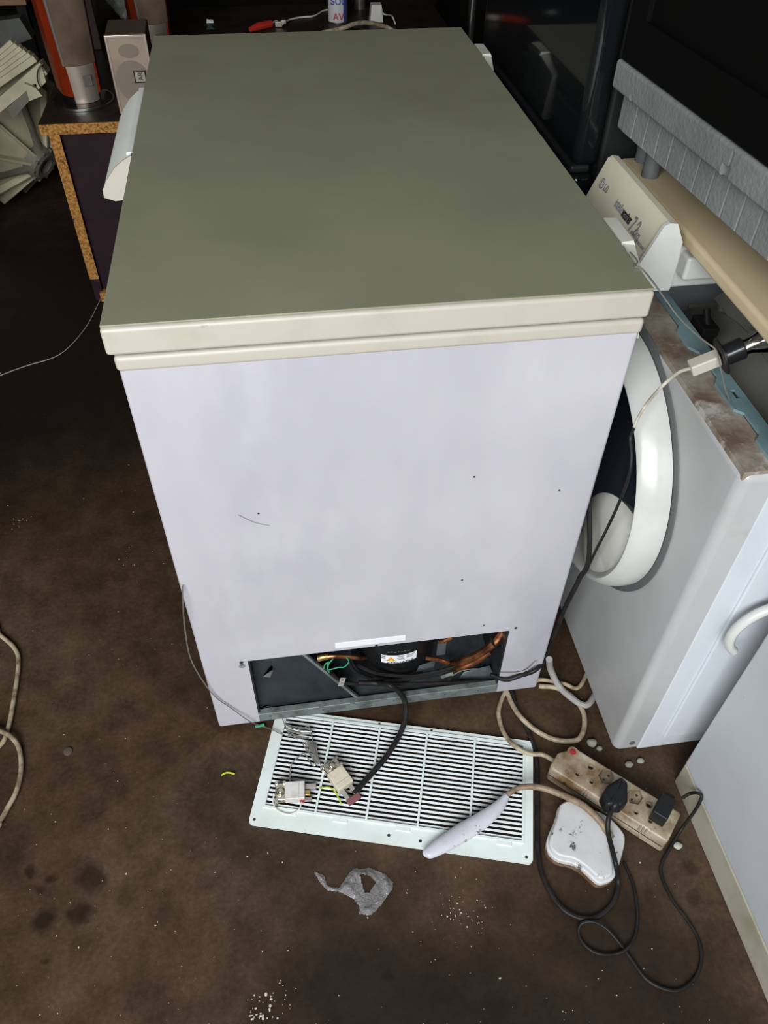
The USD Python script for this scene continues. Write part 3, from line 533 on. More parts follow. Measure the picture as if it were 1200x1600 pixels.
obj('pale_cord', tube([(.622, .02, .006), P(846, 1062, z=.006), P(880, 1068, z=.006), P(905, 1073, z=.006), (.76, .06, .006)], .0042, 8), M['cream_cord'], None, label='short pale cord disappearing behind the right freezer leg', cat='cord')
# black plugs in the lead
def plug_at(px, py, rot, label, name='power_cord'):
    c = el(px, py, .05); p = ET[:3, 3] + ux * c[0] + uy * c[1]
    return thing(name, label, 'power cord', (p[0], p[1], EH)), c
pz = EH + .0022
p1, c1 = plug_at(962, 1240, 0, 'black power cord with rounded three-pin plug in the middle socket of the extension lead')
pp = [P(943, 1240, z=.075), P(952, 1226, z=.075), P(972, 1214, z=.075), P(980, 1222, z=.075), P(980, 1250, z=.075), P(972, 1257, z=.075), P(950, 1256, z=.075)]
po = Polygon([(q[0], q[1]) for q in pp]).buffer(-.004).buffer(.006)
pl = domed(po, .030, .008, 5, 60); pl.apply_translation((0, 0, EH + .0025))
obj('plug', pl, M['black_rubber'], p1, 60, label='rounded black plug')
obj('strain_relief', tube([P(962, 1246, z=.066), P(961, 1256, z=.070), P(958, 1266, z=.062)], [.0085, .007, .0055], 12), M['black_rubber'], p1, 60)
cord1 = [P(958, 1262, z=.064), P(951, 1278, z=.06), P(950, 1300, z=.048), P(956, 1325, z=.044), P(962, 1350, z=.042), P(966, 1375, z=.012), P(962, 1402, z=.006), P(945, 1425, z=.006), P(920, 1436, z=.006), P(890, 1428, z=.006), P(868, 1407, z=.006), P(848, 1370, z=.006), P(841, 1330, z=.006), P(840, 1280, z=.006), P(840, 1230, z=.006), P(838, 1185, z=.006), P(828, 1150, z=.006), P(812, 1118, z=.006), P(803, 1092, z=.006), P(800, 1080, z=.008)]
obj('cord', tube(cord1, .0042, 10), M['black_cord'], p1, 60)
p2, c2 = plug_at(1047, 1262, 0, 'thin black power cord with dusty square plug at the far end of the extension lead')
q0 = P(1036, 1280, z=.05); q1 = P(1056, 1254, z=.06)
pT = frame(ET[:3, 3] + ux * (EL - .030) + uy * .016 + np.array([0, 0, EH + .001]), uy, -ux)
obj('plug', xf(rbx(0, .042, -.013, .013, 0, .034, .003), pT), M['black_rubber'], p2)
obj('strain_relief', xf(rbx(.036, .052, -.009, .009, .008, .026, .003), pT), M['black_rubber'], p2)
cord2 = [P(1066, 1247, z=.062), P(1078, 1240, x=.808), P(1090, 1239, x=.812), P(1096, 1246, x=.815), P(1085, 1268, x=.806), P(1065, 1295, z=.018), P(1045, 1328, z=.005), P(1034, 1350, z=.004), P(1034, 1370, z=.004), P(1050, 1405, z=.004), P(1072, 1435, z=.004), P(1090, 1465, z=.004), P(1096, 1495, z=.004), P(1088, 1525, z=.004), P(1065, 1546, z=.004), P(1040, 1546, z=.004), P(1010, 1530, z=.004), P(985, 1497, z=.004), P(965, 1470, z=.005), P(945, 1449, z=.012), P(925, 1440, z=.0145), P(908, 1444, z=.009), P(904, 1460, z=.004), P(915, 1478, z=.004), P(935, 1490, z=.004), P(960, 1491, z=.004), P(980, 1482, z=.008), P(993, 1460, z=.005), P(996, 1425, z=.004), P(990, 1385, z=.004), P(981, 1362, z=.004), P(975, 1348, z=.004)]
obj('cord', tube(cord2, .0028, 8), M['black_cord'], p2, 60)
# ================================================================ white pad with tapered hand piece
op = [(875, 1259), (884, 1252), (895, 1252), (920, 1262), (936, 1265), (956, 1277), (974, 1297), (977, 1310), (972, 1333), (965, 1355), (958, 1369), (940, 1375), (929, 1368), (915, 1355), (897, 1344), (875, 1339), (861, 1328), (857, 1315), (861, 1299), (869, 1281)]
PZ = .032
base_pts = spline([P(*q, z=PZ)[:2] for q in op] + [P(*op[0], z=PZ)[:2]], 5)[:-1]
base_poly = Polygon(base_pts).buffer(0).buffer(.002)
cen = np.array([*base_poly.centroid.coords[0], 0])
wp = thing('control_pad', 'grubby white rounded plastic pad with a tapered hand piece on a brown cord', 'hand appliance', cen)
obj('base', domed(base_poly, .013, .003, 3), M['pad_brown'], wp, 50, label='brown lower rim')
lo = domed(base_poly, .010, .003, 3); lo.apply_translation((0, 0, .012)); obj('lower_cover', lo, M['pad_white'], wp, 50)
tp = [(875, 1257), (884, 1251), (895, 1251), (912, 1258), (930, 1270), (946, 1285), (950, 1300), (953, 1325), (958, 1352), (956, 1367), (940, 1373), (929, 1366), (915, 1353), (897, 1342), (875, 1337), (862, 1327), (858, 1315), (862, 1299), (869, 1281)]
tpp = Polygon(spline([P(*q, z=PZ)[:2] for q in tp] + [P(*tp[0], z=PZ)[:2]], 5)[:-1]).buffer(0)
tpm = domed(tpp, .012, .0045, 5); tpm.apply_translation((0, 0, .020)); obj('raised_cover', tpm, M['pad_white'], wp, 50)
cz = .036
hc = [P(955, 1309, z=.027), P(948, 1298, z=.034), P(935, 1280, z=.040), P(910, 1258, z=.042), P(880, 1243, z=.036), P(850, 1232, z=.032), P(825, 1229, z=.032), P(806, 1233, z=.030), P(790, 1244, z=.026)]
obj('cord', tube(hc, [.0065, .0062, .006, .0058, .0055, .005, .0045], 10), M['brown_cord'], wp, 60, label='brown stiff cord')
# hand piece: lofted leaf shape
sp_ = np.array([P(792, 1244, z=.026), P(775, 1262, z=.024), P(750, 1280, z=.022), P(720, 1298, z=.020), P(690, 1317, z=.019), P(668, 1332, z=.018), P(662, 1337, z=.018)])
sp_ = spline(sp_, 6); k = len(sp_); tt = np.linspace(0, 1, k)
wid = np.interp(tt, [0, .1, .3, .5, .7, .88, .97, 1], [.006, .0095, .0145, .0165, .0135, .0085, .005, .001]); thk = np.interp(tt, [0, .2, .5, .85, 1], [.006, .009, .010, .0065, .001])
tg = np.gradient(sp_, axis=0); tg /= np.linalg.norm(tg, axis=1, keepdims=True); sd = np.cross([0, 0, 1.], tg); sd /= np.linalg.norm(sd, axis=1, keepdims=True); up = np.cross(tg, sd)
an = np.arange(20) * 2 * np.pi / 20
V = np.vstack([sp_[i] + wid[i] * np.cos(an)[:, None] * sd[i] + thk[i] * np.sin(an)[:, None] * up[i] + sd[i] * (.004 * math.sin(math.pi * tt[i])) for i in range(k)])
F = [[i * 20 + j, i * 20 + (j + 1) % 20, (i + 1) * 20 + (j + 1) % 20, (i + 1) * 20 + j] for i in range(k - 1) for j in range(20)]
hp = tm((V, F)); hp = trimesh.convex.convex_hull(hp) if False else hp
if hp.volume < 0: hp.invert()
obj('hand_piece', hp, M['handle_white'], wp, True, label='white tapered hand piece')
# ================================================================ crumpled film on the floor
def film_sheet(name, poly_px, label, z=.012, amp=.011, mat_=None, seed=3, holes=()):
    pg = Polygon([P(*q, z=.006)[:2] for q in poly_px]).buffer(.0022)
    for h_ in holes: pg = pg.difference(Polygon([P(*q, z=.006)[:2] for q in h_]))
    x0, y0, x1, y1 = pg.bounds; st = .0016
    pts = [(x, y) for x in np.arange(x0, x1, st) for y in np.arange(y0, y1, st)]
    from shapely import contains_xy
    g = np.array(pts); nx, ny = len(np.arange(x0, x1, st)), len(np.arange(y0, y1, st)); ins = contains_xy(pg, g[:, 0], g[:, 1]).reshape(nx, ny)
    zz = meshkit.fbm(np.c_[g * 38, np.zeros(len(g))], 3, seed); rid = 1 - np.abs(2 * zz - 1); h = amp * (.15 + 1.0 * np.clip(rid - .45, 0, 1) / .55)
    dist = np.array([pg.exterior.distance(Point(*q)) for q in g]); h = h * np.clip(dist / .010, .12, 1) + .0015
    idx = -np.ones(nx * ny, int); F = []
    I = lambda i, j: i * ny + j
    for i in range(nx - 1):
        for j in range(ny - 1):
            if ins[i, j] and ins[i + 1, j] and ins[i, j + 1] and ins[i + 1, j + 1]: F += [[I(i, j), I(i + 1, j), I(i + 1, j + 1)], [I(i, j), I(i + 1, j + 1), I(i, j + 1)]]
    m = trimesh.Trimesh(np.c_[g, h], F, process=False); m.remove_unreferenced_vertices()
    return m
fm = film_sheet('film', [(492, 1362), (505, 1368), (510, 1384), (530, 1388), (545, 1366), (552, 1358), (578, 1356), (600, 1365), (613, 1378), (612, 1388), (600, 1405), (588, 1420), (578, 1428), (562, 1426), (563, 1415), (552, 1402), (540, 1396), (530, 1391), (512, 1389), (503, 1380), (498, 1372)], '', holes=[[(563, 1369), (578, 1371), (586, 1378), (576, 1394), (570, 1394)]])
obj('plastic_film', fm, M['film'], None, 40, label='crumpled clear plastic film with a hole lying on the dark floor', cat='plastic film')
# ================================================================ loose cords at the left
obj('speaker_flex', tube([(-1.5, .62, .006), (-1.05, .52, .006), (-.70, .36, .006), P(-25, 970, z=.006), P(0, 992, z=.006), P(22, 1012, z=.006), P(29, 1035, z=.006), P(22, 1090, z=.006), P(12, 1140, z=.0065), P(0, 1165, z=.006), P(-40, 1195, z=.006), P(-85, 1180, z=.006), P(-70, 1140, z=.006), P(-25, 1135, z=.007), P(0, 1142, z=.014), P(18, 1152, z=.0145), P(30, 1170, z=.007), P(33, 1200, z=.006), P(26, 1235, z=.006), P(12, 1262, z=.006), P(0, 1282, z=.006), P(-30, 1315, z=.006), (-.62, -.32, .006), (-1.1, -.36, .006), (-1.5, -.2, .006)], .0044, 10), M['cream_cord'], None, label='dirty cream flex with two loops reaching in at the left edge of the floor', cat='cord')
obj('thin_wire', tube([(-1.4, .62, .003), (-.95, .70, .003), P(-20, 598, z=.003), P(0, 587, z=.003), P(40, 572, z=.003), P(85, 558, z=.003), P(110, 540, z=.003), P(135, 510, z=.003), P(152, 478, z=.003), P(165, 450, z=.003)], .0014, 6), M['grey_wire'], None, label='thin grey wire on the floor left of the freezer, running towards the bench', cat='wire')
obj('wire_offcut', tube([P(346, 1211, z=.003), P(355, 1207, z=.004), P(367, 1209, z=.003)], .0018, 7), M['lime_wire'], None, label='short yellow-green wire offcut on the floor left of the grille', cat='wire')
q = P(106, 1174, z=.002)
obj('floor_disc', lathe([(0, 0), (.008, 0), (.008, .003), (.005, .004), (0, .004)], 20).apply_translation(q * [1, 1, 0]), mat('disc_brown', (.10, .075, .06), .4), None, label='small round brown disc lying alone on the left floor', cat='disc')
# pebbles by the extension lead
for i, (px, py, s, lb) in enumerate([(924, 1163, .010, 'pale pebble at the head of the extension lead, largest of three'), (936, 1171, .006, 'small pale pebble beside the washing machine corner'), (982, 1196, .008, 'oval pebble in the shade under the washing machine corner'), (1000, 1190, .007, 'small pebble deep under the washing machine'), (1058, 1323, .008, 'pale flat crumb at the near end of the extension lead')]):
    s_ = trimesh.creation.icosphere(2, 1.); d = .75 + .5 * meshkit.fbm(s_.vertices * 1.3 + i * 7, 3, i); s_.vertices *= d[:, None] * np.array([s, s * .8, s * .6]); s_.apply_translation(P(px, py, z=0) * [1, 1, 0] - [0, 0, s_.bounds[0][2]])
    obj('pebble', s_, M['stone'], None, True, label=lb, cat='pebble')
# crumbs and flakes swept over the floor
cr = []
for i in range(300):
    px, py = NR.uniform(0, 1190), 1600 - NR.uniform(0, 1) ** 1.4 * 1050
    if px > 300 and py < 1100: continue
    p = P(px, py, z=0)
    if p[0] > .78 or (p[1] > -.02 and 0 < p[0] < .65) or (p[0] > .66 and p[1] > -.2): continue
    d = (p - gA); 
    if -.01 < d @ gu < GL + .01 and -.01 < d @ gv < GW + .01: continue
    s = (.0004 + .0011 * NR.uniform() ** 4); c = trimesh.creation.icosphere(0, s); c.vertices *= NR.uniform(.5, 1.5, 3) * [1.2, 1.2, .5]; c.apply_translation((p[0], p[1], s * .5)); cr.append(c)
for px, py in [(830, 0)]: pass
for (px, py, n_, sp2, sc) in [(720, 1415, 26, .03, 1.2), (405, 1585, 34, .014, 2.0), (440, 1560, 16, .012, 1.6), (700, 1425, 12, .02, 1.2), (205, 875, 14, .03, 1.0), (28, 815, 14, .01, 1.2), (735, 1440, 10, .02, 1.2)]:
    for i in range(n_):
        p = P(px, py, z=0) + np.r_[NR.normal(0, sp2, 2), 0]; s = sc * (.0004 + .0007 * NR.uniform() ** 3)
        c = trimesh.creation.icosphere(0, s); c.vertices *= NR.uniform(.5, 1.6, 3) * [1.2, 1.2, .5]; c.apply_translation((p[0], p[1], s * .5)); cr.append(c)
obj('floor_crumbs', cat(cr), M['crumb'], None, False, label='pale crumbs and paint flakes scattered over the dark floor', cat='debris', kind='stuff')
# ================================================================ washing machine with its top opened
WX, WY0, WY1, WXB, WZ = .710, -.165, .435, 1.22, .738
LZ = .866
w = thing('washing_machine', 'white front-loading washing machine with its control panel off and drum showing', 'washing machine', ((WX + WXB) / 2, .135, 0))
shell = diff(rbx(WX, WXB, WY0, WY1, .045, WZ, .014, 3), bx(WX + .02, WXB - .02, WY0 + .02, WY1 - .02, .1, 1.))
obj('front_panel', diff(shell, bx(WX + .045, 2, -1, 1, 0, 1), bx(WX - 1, WX + .06, -1, 1, 0, .1385)), M['washer_grey'], w, label='greyish front panel')
obj('plinth_panel', diff(rbx(WX + .001, WXB, WY0 + .001, WY1 - .001, .045, WZ, .014, 3), bx(WX + .045, 2, -1, 1, 0, 1), bx(0, 2, -1, 1, .1365, 2), bx(WX + .02, 2, WY0 + .02, WY1 - .02, 0, 1)), M['washer_grey'], w)
side = diff(rbx(WX + .0465, WXB, WY0 + .001, WY1 - .001, .045, LZ - .02, .003, 1), bx(WX, WXB - .02, WY0 + .02, WY1 - .02, .1, 1.))
obj('cabinet', side, M['washer_white'], w)
obj('side_emboss', rbx(WX + .085, WXB - .08, WY0 - .0035, WY0 + .003, .085, .80, .0030, 2), M['washer_white'], w)
obj('cabinet_floor', bx(WX + .03, WXB - .025, WY0 + .025, WY1 - .025, .1, .11), M['dark_interior'], w)
# door
DY, DZ, DRO, DRI = .145, .503, .223, .197
dT = frame((WX + .004, DY, DZ), (0, -1, 0), (0, 0, 1))   # local z = -x : towards the freezer
if dT[0, 2] > 0: dT = frame((WX + .004, DY, DZ), (0, 1, 0), (0, 0, 1))
prof = [(DRI, .020), (DRI, .044), (DRI + .005, .051), (DRI + .010, .053), (DRO - .010, .049), (DRO - .003, .036), (DRO, .022), (DRO, .008), (DRI, .008)]
gk = obj('door_gasket', xf(lathe([(DRO - .02, -.002), (DRO + .011, -.002), (DRO + .011, .0065), (DRO - .02, .0075), (DRO - .02, -.002)], 72), dT), M['gasket_grey'], w)
pr_ = [(prof[0])] + prof[1:] + [prof[0]]
dr = obj('door', xf(lathe(pr_, 96), dT), M['door_white'], w, 40, label='white round door ring')
obj('door_glass', xf(lathe([(0, .040), (.06, .038), (.11, .030), (.15, .018), (DRI + .002, .012), (DRI + .002, .006), (0, .006)], 72), dT), M['door_glass'], dr, 50, label='dark bowl glass')
hc_ = lathe([(0, .050), (.05, .049), (.075, .044), (.088, .034), (.092, .02), (0, .02)], 48)
hc_.vertices[:, 0] *= 1.0; hc_.vertices[:, 1] *= 1.15
sgn = 1 if dT[1, 0] < 0 else -1
hc_.apply_translation((sgn * .118, -.098, -.004))
hc_ = tm(diff(hc_, diff(cyl((0, 0, -.1), (0, 0, .2), .5, 64), cyl((0, 0, -.2), (0, 0, .3), DRI + .004, 96))))
obj('door_handle', xf(hc_, dT), M['door_inner'], dr, 50, label='pale rounded lower insert')
# top ledge and blue rail behind it
lg = rbx(WX + .002, WX + .050, WY0 + .004, WY1 - .004, WZ - .012, WZ + .0008, .001, 1)
obj('top_ledge', lg, M['ledge_rust'], w, label='rust-stained top ledge of the front panel')
rl = Polygon([(WX + .040, WY0 + .01), (WX + .068, WY0 + .01), (WX + .068, WY1 - .01), (WX + .040, WY1 - .01), (WX + .040, .27), (WX + .050, .255), (WX + .050, .145), (WX + .040, .13), (WX + .040, .09), (WX + .050, .075), (WX + .050, .02), (WX + .040, .005), (WX + .040, -.05), (WX + .050, -.06), (WX + .050, -.10), (WX + .040, -.11)])
for y in (-.135, -.03, .045, .19, .3): rl = rl.difference(sbox(WX + .053, y, WX + .060, y + .018))
obj('support_rail', ext(rl, .004).apply_translation((0, 0, WZ + .001)), M['rail_blue'], w, label='pale blue galvanised rail with slots')
# tub seen from above
tb = lathe([(.0, .0), (.20, .0), (.245, .02), (.262, .05), (.268, .06), (.262, .07), (.262, .16), (.268, .17), (.262, .18), (.250, .27), (.21, .30), (0, .31)], 56)
tT = frame((WX + .10, .135, .455), (0, 1, 0), (0, 0, 1))
if tT[0, 2] < 0: tT = frame((WX + .10, .135, .455), (0, -1, 0), (0, 0, 1))
t_ = obj('outer_tub', xf(tb, tT), M['tub_plastic'], w, 40, label='grey-beige outer tub')
for k in range(7):
    a = math.radians(30 + k * 20); c_, s_ = math.cos(a), math.sin(a)
    obj('tub_rib', xf(xf(bx(.258, .276, -.003, .003, .06, .29), trimesh.transformations.rotation_matrix(a, (0, 0, 1))), tT), M['tub_plastic'], t_, False)
obj('bellows', xf(lathe([(.19, -.045), (.215, -.045), (.225, -.02), (.205, -.01), (.23, .004), (.19, .004), (.19, -.045)], 48), tT), M['gasket_grey'], w, 40)
obj('counterweight', hull([(WX + .16, .02, .715), (WX + .34, .02, .715), (WX + .16, .25, .715), (WX + .34, .25, .715), (WX + .18, .04, .755), (WX + .32, .04, .755), (WX + .18, .23, .755), (WX + .32, .23, .755)]), M['tub_plastic'], w, 15)
for k, (mt, dy) in enumerate((('red_wire', 0), ('orange_wire', .009), ('black_cord', .02), ('black_cord', .034))):
    obj('loom_wire', tube([(WX + .075, -.14 + dy, .70), (WX + .11, -.125 + dy, .735), (WX + .16, -.09 + dy, .755), (WX + .24, -.05 + dy, .75), (WX + .3, -.03 + dy, .74)], .0035 if k < 2 else .007, 8), M[mt], w)
obj('latch_bracket', cat([rbx(WX + .075, WX + .10, .12, .16, .70, .748, .002, 1), cyl((WX + .088, .135, .745), (WX + .088, .15, .762), .005, 10)]), M['black_metal'], w)
# top cover plate
obj('top_cover', rbx(WX + .038, WXB + .005, WY0 - .004, WY1, LZ - .020, LZ, .006), M['wood_cream'], w, label='cream top cover')
# detergent drawer with the print
DY0, DY1 = .165, .388
fn = [(WX - .026, .792), (WX - .036, .800), (WX - .033, .812), (WX - .004, .886), (WX + .002, .889), (WX + .012, .888), (WX + .026, .862), (WX + .028, .792)]
dw = ext(Polygon(fn), DY1 - DY0); dw = xf(dw, np.array([[1, 0, 0, 0], [0, 0, -1, DY1], [0, 1, 0, 0], [0, 0, 0, 1.]]))
dd = obj('detergent_drawer', dw, M['panel_cream'], w, label='cream control panel end with the drawer front')
ec = ext(Polygon([(x - .002, z) for x, z in fn]).buffer(.0015), .006); ec = xf(ec, np.array([[1, 0, 0, 0], [0, 0, -1, DY0 + .002], [0, 1, 0, 0], [0, 0, 0, 1.]]))
obj('drawer_end', ec, M['door_white'], dd, label='white end cheek')
obj('drawer_housing', cat([rbx(WX + .031, WX + .12, .19, .40, .775, .842, .006), rbx(WX + .045, WX + .10, .165, .20, .80, .835, .005)]), M['door_white'], w)
# lettering on the sloping front: plane through (WX-.020,.79) and (WX-.004,.862)
up_ = np.array([.029, 0, .074]); up_ /= np.linalg.norm(up_)
nT = frame((WX - .033 - .0007, 0, .812), (0, -1, 0), up_)
def letters(txt, h, y, v, m, bold=False, sx=1., name='lettering'):
    t = meshkit.text_mesh(txt, h, .0006, bold); t.apply_scale((sx, 1, 1)); t.apply_translation((-y, v, 0)); return obj(name, xf(t, nT), m, dd, False)
letters('LG', .0095, .352, .0445, M['print_grey'], True, .85)
letters('intello', .0115, .301, .0425, M['print_grey'], False, .68)
letters('washer', .0115, .272, .042, M['print_black'], True, .60)
letters('7.2', .020, .236, .038, M['print_grey'], True, .56)
letters('kg', .012, .213, .037, M['print_grey'], False, .7)
letters('DIRECT DRIVE', .0036, .200, .036, M['print_grey'], False, .70)
lgc = cyl((0, 0, 0), (0, 0, .0008), .0074, 24); lgc.apply_translation((-.362, .0495, 0)); bd = obj('emblem', xf(lgc, nT), M['print_grey'], dd)
em = cat([trimesh.creation.annulus(.0050, .0057, .0004), bx(-.0006, .0006, -.0028, .003, 0, .0004), bx(-.0006, .0032, -.0030, -.0020, 0, .0004)]); em.apply_translation((-.362, .0495, .0008)); obj('emblem_line', xf(em, nT), M['panel_cream'], bd, False)
for x in (WX + .05, WXB - .06):
    for y in (WY0 + .06, WY1 - .06): obj('foot', cyl((x, y, 0), (x, y, .047), .02, 16), M['black_rubber'], w)
obj('corner_screw', cyl((WX + .030, WY0 - .0012, .075), (WX + .030, WY0 + .002, .075), .005, 12), M['gasket_grey'], w)
# ================================================================ test lamp resting on the washer ledge
la = P(1078, 576, z=.775); lb_ = P(1190, 532, z=.815)
lx = lb_ - la; LLn = np.linalg.norm(lx); lT = frame(la, lx, np.cross([0, 0, 1.], lx)) @ np.diag([.84, .84, .84, 1.])   # local x along the lamp
tl = thing('test_lamp', 'clear bulb in a black socket with cream holder resting on the open washing machine', 'lamp', la)
obj('holder', xf(rbx(0, .044, -.011, .011, -.010, .010, .003), lT), M['cream_plastic'], tl, label='cream cable holder')
Rz = np.array([[0, 0, 1, 0], [0, 1, 0, 0], [-1, 0, 0, 0], [0, 0, 0, 1.]])   # lathe z -> local x
obj('shade_ring', xf(lathe([(.004, .0455), (.027, .0455), (.0295, .047), (.0295, .0485), (.027, .0495), (.017, .0505), (.017, .053), (.004, .053)], 32), lT @ Rz), M['black_rubber'], tl, label='black dished flange')
obj('socket', xf(lathe([(0, .052), (.017, .052), (.017, .078), (.0155, .080), (0, .080)], 28), lT @ Rz), mat('socket_black', (.012, .012, .014), .18), tl)
obj('bulb', xf(lathe([(.012, .079), (.0125, .088), (.017, .100), (.0235, .115), (.025, .127), (.0225, .139), (.014, .149), (0, .1525)], 32), lT @ Rz), M['bulb_glass'], tl, True, label='clear glass bulb')
obj('bulb_stem', xf(cat([lathe([(0, .080), (.006, .080), (.0045, .098), (.002, .104), (0, .105)], 14), tube([(-.006, 0, .10), (-.007, 0, .118), (0, 0, .121), (.007, 0, .118), (.006, 0, .10)], .0005, 5)]), lT @ Rz), M['silver'], tl)
obj('cord', tube([la + lx / LLn * .002, P(1060, 582, z=.776), P(1035, 603, z=.766) , P(1010, 632, x=.662), P(996, 655, x=.648), P(991, 668, x=.643)], .0024, 8), M['cream_plastic'], tl, label='pale end of the lamp cord')
obj('cord_lower', tube([P(990, 670, x=.6425), P(985, 685, x=.641), P(987, 715, x=.640), P(981, 750, x=.639), P(963, 795, x=.638), P(944, 835, x=.638), P(930, 862, x=.641), P(918, 888, x=.642)], .0022, 8), M['black_cord'], tl, label='dark cord hanging into the gap')
obj('tie_wire', tube([P(987, 402, z=.902), P(985, 395, z=.906), P(996, 408, z=.904), P(992, 416, z=.902), P(1003, 420, z=.90), P(1020, 440, z=.885), P(1040, 468, z=.865), P(1060, 495, z=.845), P(1085, 520, z=.825), P(1105, 536, z=.812), P(1119, 548, z=.806), P(1126, 575, z=.79), P(1133, 605, z=.765), P(1140, 625, z=.745)], .0011, 6), M['steel_wire'], tl, label='thin bare wire strung to the freezer hinge')
# black mains cable along the freezer's right edge
obj('black_cable', tube([(.52, .004, .082), P(790, 1062, y=-.006), P(812, 1056, y=-.007), P(838, 1046, y=-.010), P(853, 1024, x=.632), P(866, 990, x=.634), P(885, 945, x=.636), P(905, 905, x=.637), P(921, 860, x=.638), (.636, .10, .60), (.634, .14, .74)], .0042, 10), M['black_cord'], None, label='black cable coming out of the compartment and up the right edge of the freezer', cat='cable')
obj('thin_grey_wire', tube([(.535, -.003, .095), P(815, 1050, y=-.003), P(836, 1036, y=-.006), P(849, 1010, x=.626), P(855, 995, x=.627)], .0016, 6), M['grey_wire'], None, label='thin grey wire crossing the right freezer leg above the black cable', cat='wire')
# ================================================================ second appliance, right foreground
OX, OY = .820, -.212
ov = thing('white_appliance', 'white appliance with a cream plinth at the lower right edge of the picture', 'appliance', (OX + .3, OY - .3, 0))
obj('cabinet', rbx(OX, OX + .58, OY - .60, OY, .072, .86, .005), M['oven_white'], ov)
obj('plinth', rbx(OX + .0005, OX + .58, OY - .60, OY - .0005, 0.0, .070, .004), M['oven_cream'], ov, label='dirty cream plinth')
obj('seam', bx(OX + .003, OX + .57, OY - .595, OY - .003, .069, .073), M['print_black'], ov, False)
hk = P(1206, 985, y=-.19)
dh = thing('drain_hose', 'white bent hose end behind the white appliance at the right edge', 'hose', (hk[0], -.19, 0))
hr = .062
obj('hose', tube([(hk[0] + .05, -.19, .03), (hk[0] + .06, -.19, .25), (hk[0] + hr * .9, -.19, hk[2] + .01)] + [(hk[0] + hr * math.cos(a), -.19, hk[2] + hr * math.sin(a)) for a in np.linspace(.3, 3.9, 14)], .0075, 12), M['door_white'], dh, 60)
# ================================================================ foam and television on the washing machine
fz0 = .905
fA = P(944, 200, y=.428); fB = P(1200, 436, z=float(fA[2])); fdir = (fB - fA); fdir[2] = 0; FLn = .72; fdir /= np.linalg.norm(fdir)
zt = [float(P(950, 132, y=.432)[2]), float(P(952, 92, y=.432)[2])]
FT = frame((fA[0], fA[1], fA[2]), fdir, (1, 0, 0))      # local x towards the camera, y into the depth (+x)
if FT[2, 2] < 0: FT = frame((fA[0], fA[1], fA[2]), fdir, (1, 0, 0)) @ np.diag([1, 1, -1, 1.])
hb = zt[0] - fA[2]; ht = zt[1] - fA[2]
fo = thing('foam_packing', 'grey ribbed polystyrene packing slab between washing machine and black television', 'packing foam', fA)
def handed(m):
    m = tm(m)
    if m.volume < 0: m.invert()
    return m
blk = rbx(0.002, FLn, .018, .35, 0, hb, .006, 2)
blk2 = rbx(-.006, FLn, 0, .36, hb - .004, ht, .005, 2)
nt_ = [bx(x, x + w_, -.02, .008, hb - .01, hb + d_) for x, w_, d_ in ((.055, .012, .006), (.31, .02, .012), (.322, .006, .03), (.50, .01, .008))]
obj('slab', handed(xf(blk, FT)), M['foam'], fo)
obj('rim', handed(xf(diff(blk2, *nt_), FT)), M['foam'], fo)
for k in range(19):
    x = .02 + k * .037; obj('rib', handed(xf(rbx(x, x + .0358, .0172, .03, .002, hb - .003, .0022, 1), FT)), M['foam'], fo)
for x, y in ((.07, .055), (.015, .07), (.60, .06), (.60, .30), (.05, .30)):
    q = (FT @ np.array([x, y, 0, 1]))[:3]
    obj('spacer', lathe([(.0, 0), (.013, 0), (.013, fA[2] - LZ), (0, fA[2] - LZ)], 20).apply_translation((q[0], q[1], LZ)) if WY0 < q[1] < WY1 else bx(q[0] - .01, q[0] + .01, q[1] - .01, q[1] + .01, fA[2] - .001, fA[2] + .01), M['gasket_grey'], fo)
tvo = (FT @ np.array([.36, .24, ht, 1]))[:3]
tv = thing('television', 'large matt black television standing on the grey foam', 'television', tvo)
obj('cabinet', handed(xf(rbx(.004, FLn - .01, .010, .34, ht, ht + .48, .006), FT)), M['tv_black'], tv)
obj('bezel', handed(xf(diff(rbx(.001, FLn - .006, .002, .02, ht + .001, ht + .485, .004), bx(.05, FLn - .055, -.05, .05, ht + .06, ht + .44)), FT)), M['tv_black'], tv)
# ================================================================ black glossy refrigerator behind
RX, RY = .686, .468
fg = thing('refrigerator', 'tall glossy black refrigerator with two doors behind the washing machine', 'refrigerator', (RX + .3, RY + .35, 0))
obj('body', rbx(RX + .045, RX + .62, RY + .004, RY + .645, .02, 1.55, .006), M['fridge_grey'], fg)
obj('upper_door', rbx(RX, RX + .042, RY, RY + .65, .838, 1.555, .014, 3), M['gloss_black'], fg)
obj('lower_door', rbx(RX, RX + .042, RY, RY + .65, .06, .826, .014, 3), M['gloss_black'], fg)
obj('door_lip', rbx(RX - .004, RX + .03, RY + .001, RY + .648, .828, .841, .005, 2), M['fridge_grey'], fg)
obj('plinth', bx(RX + .06, RX + .6, RY + .02, RY + .63, 0, .06), M['black_metal'], fg)
pq = P(737, 30, y=2.35)
po_ = thing('steel_pole', 'shiny vertical steel pole behind the far right corner of the freezer', 'pole', (pq[0], 2.35, 0))
obj('shaft', cyl((pq[0], 2.35, .01), (pq[0], 2.35, 1.6), .016, 20), M['chrome'], po_, 60)
obj('base_flange', lathe([(0, 0), (.06, 0), (.06, .006), (.02, .012), (0, .012)], 24).apply_translation((pq[0], 2.35, 0)), M['chrome'], po_)
pq2 = P(797, 60, y=1.75)
obj('black_post', rbx(pq2[0] - .02, pq2[0] + .02, 1.73, 1.77, 0, 1.5, .004), M['black_metal'], None, label='thin black upright post between steel pole and refrigerator', cat='post')
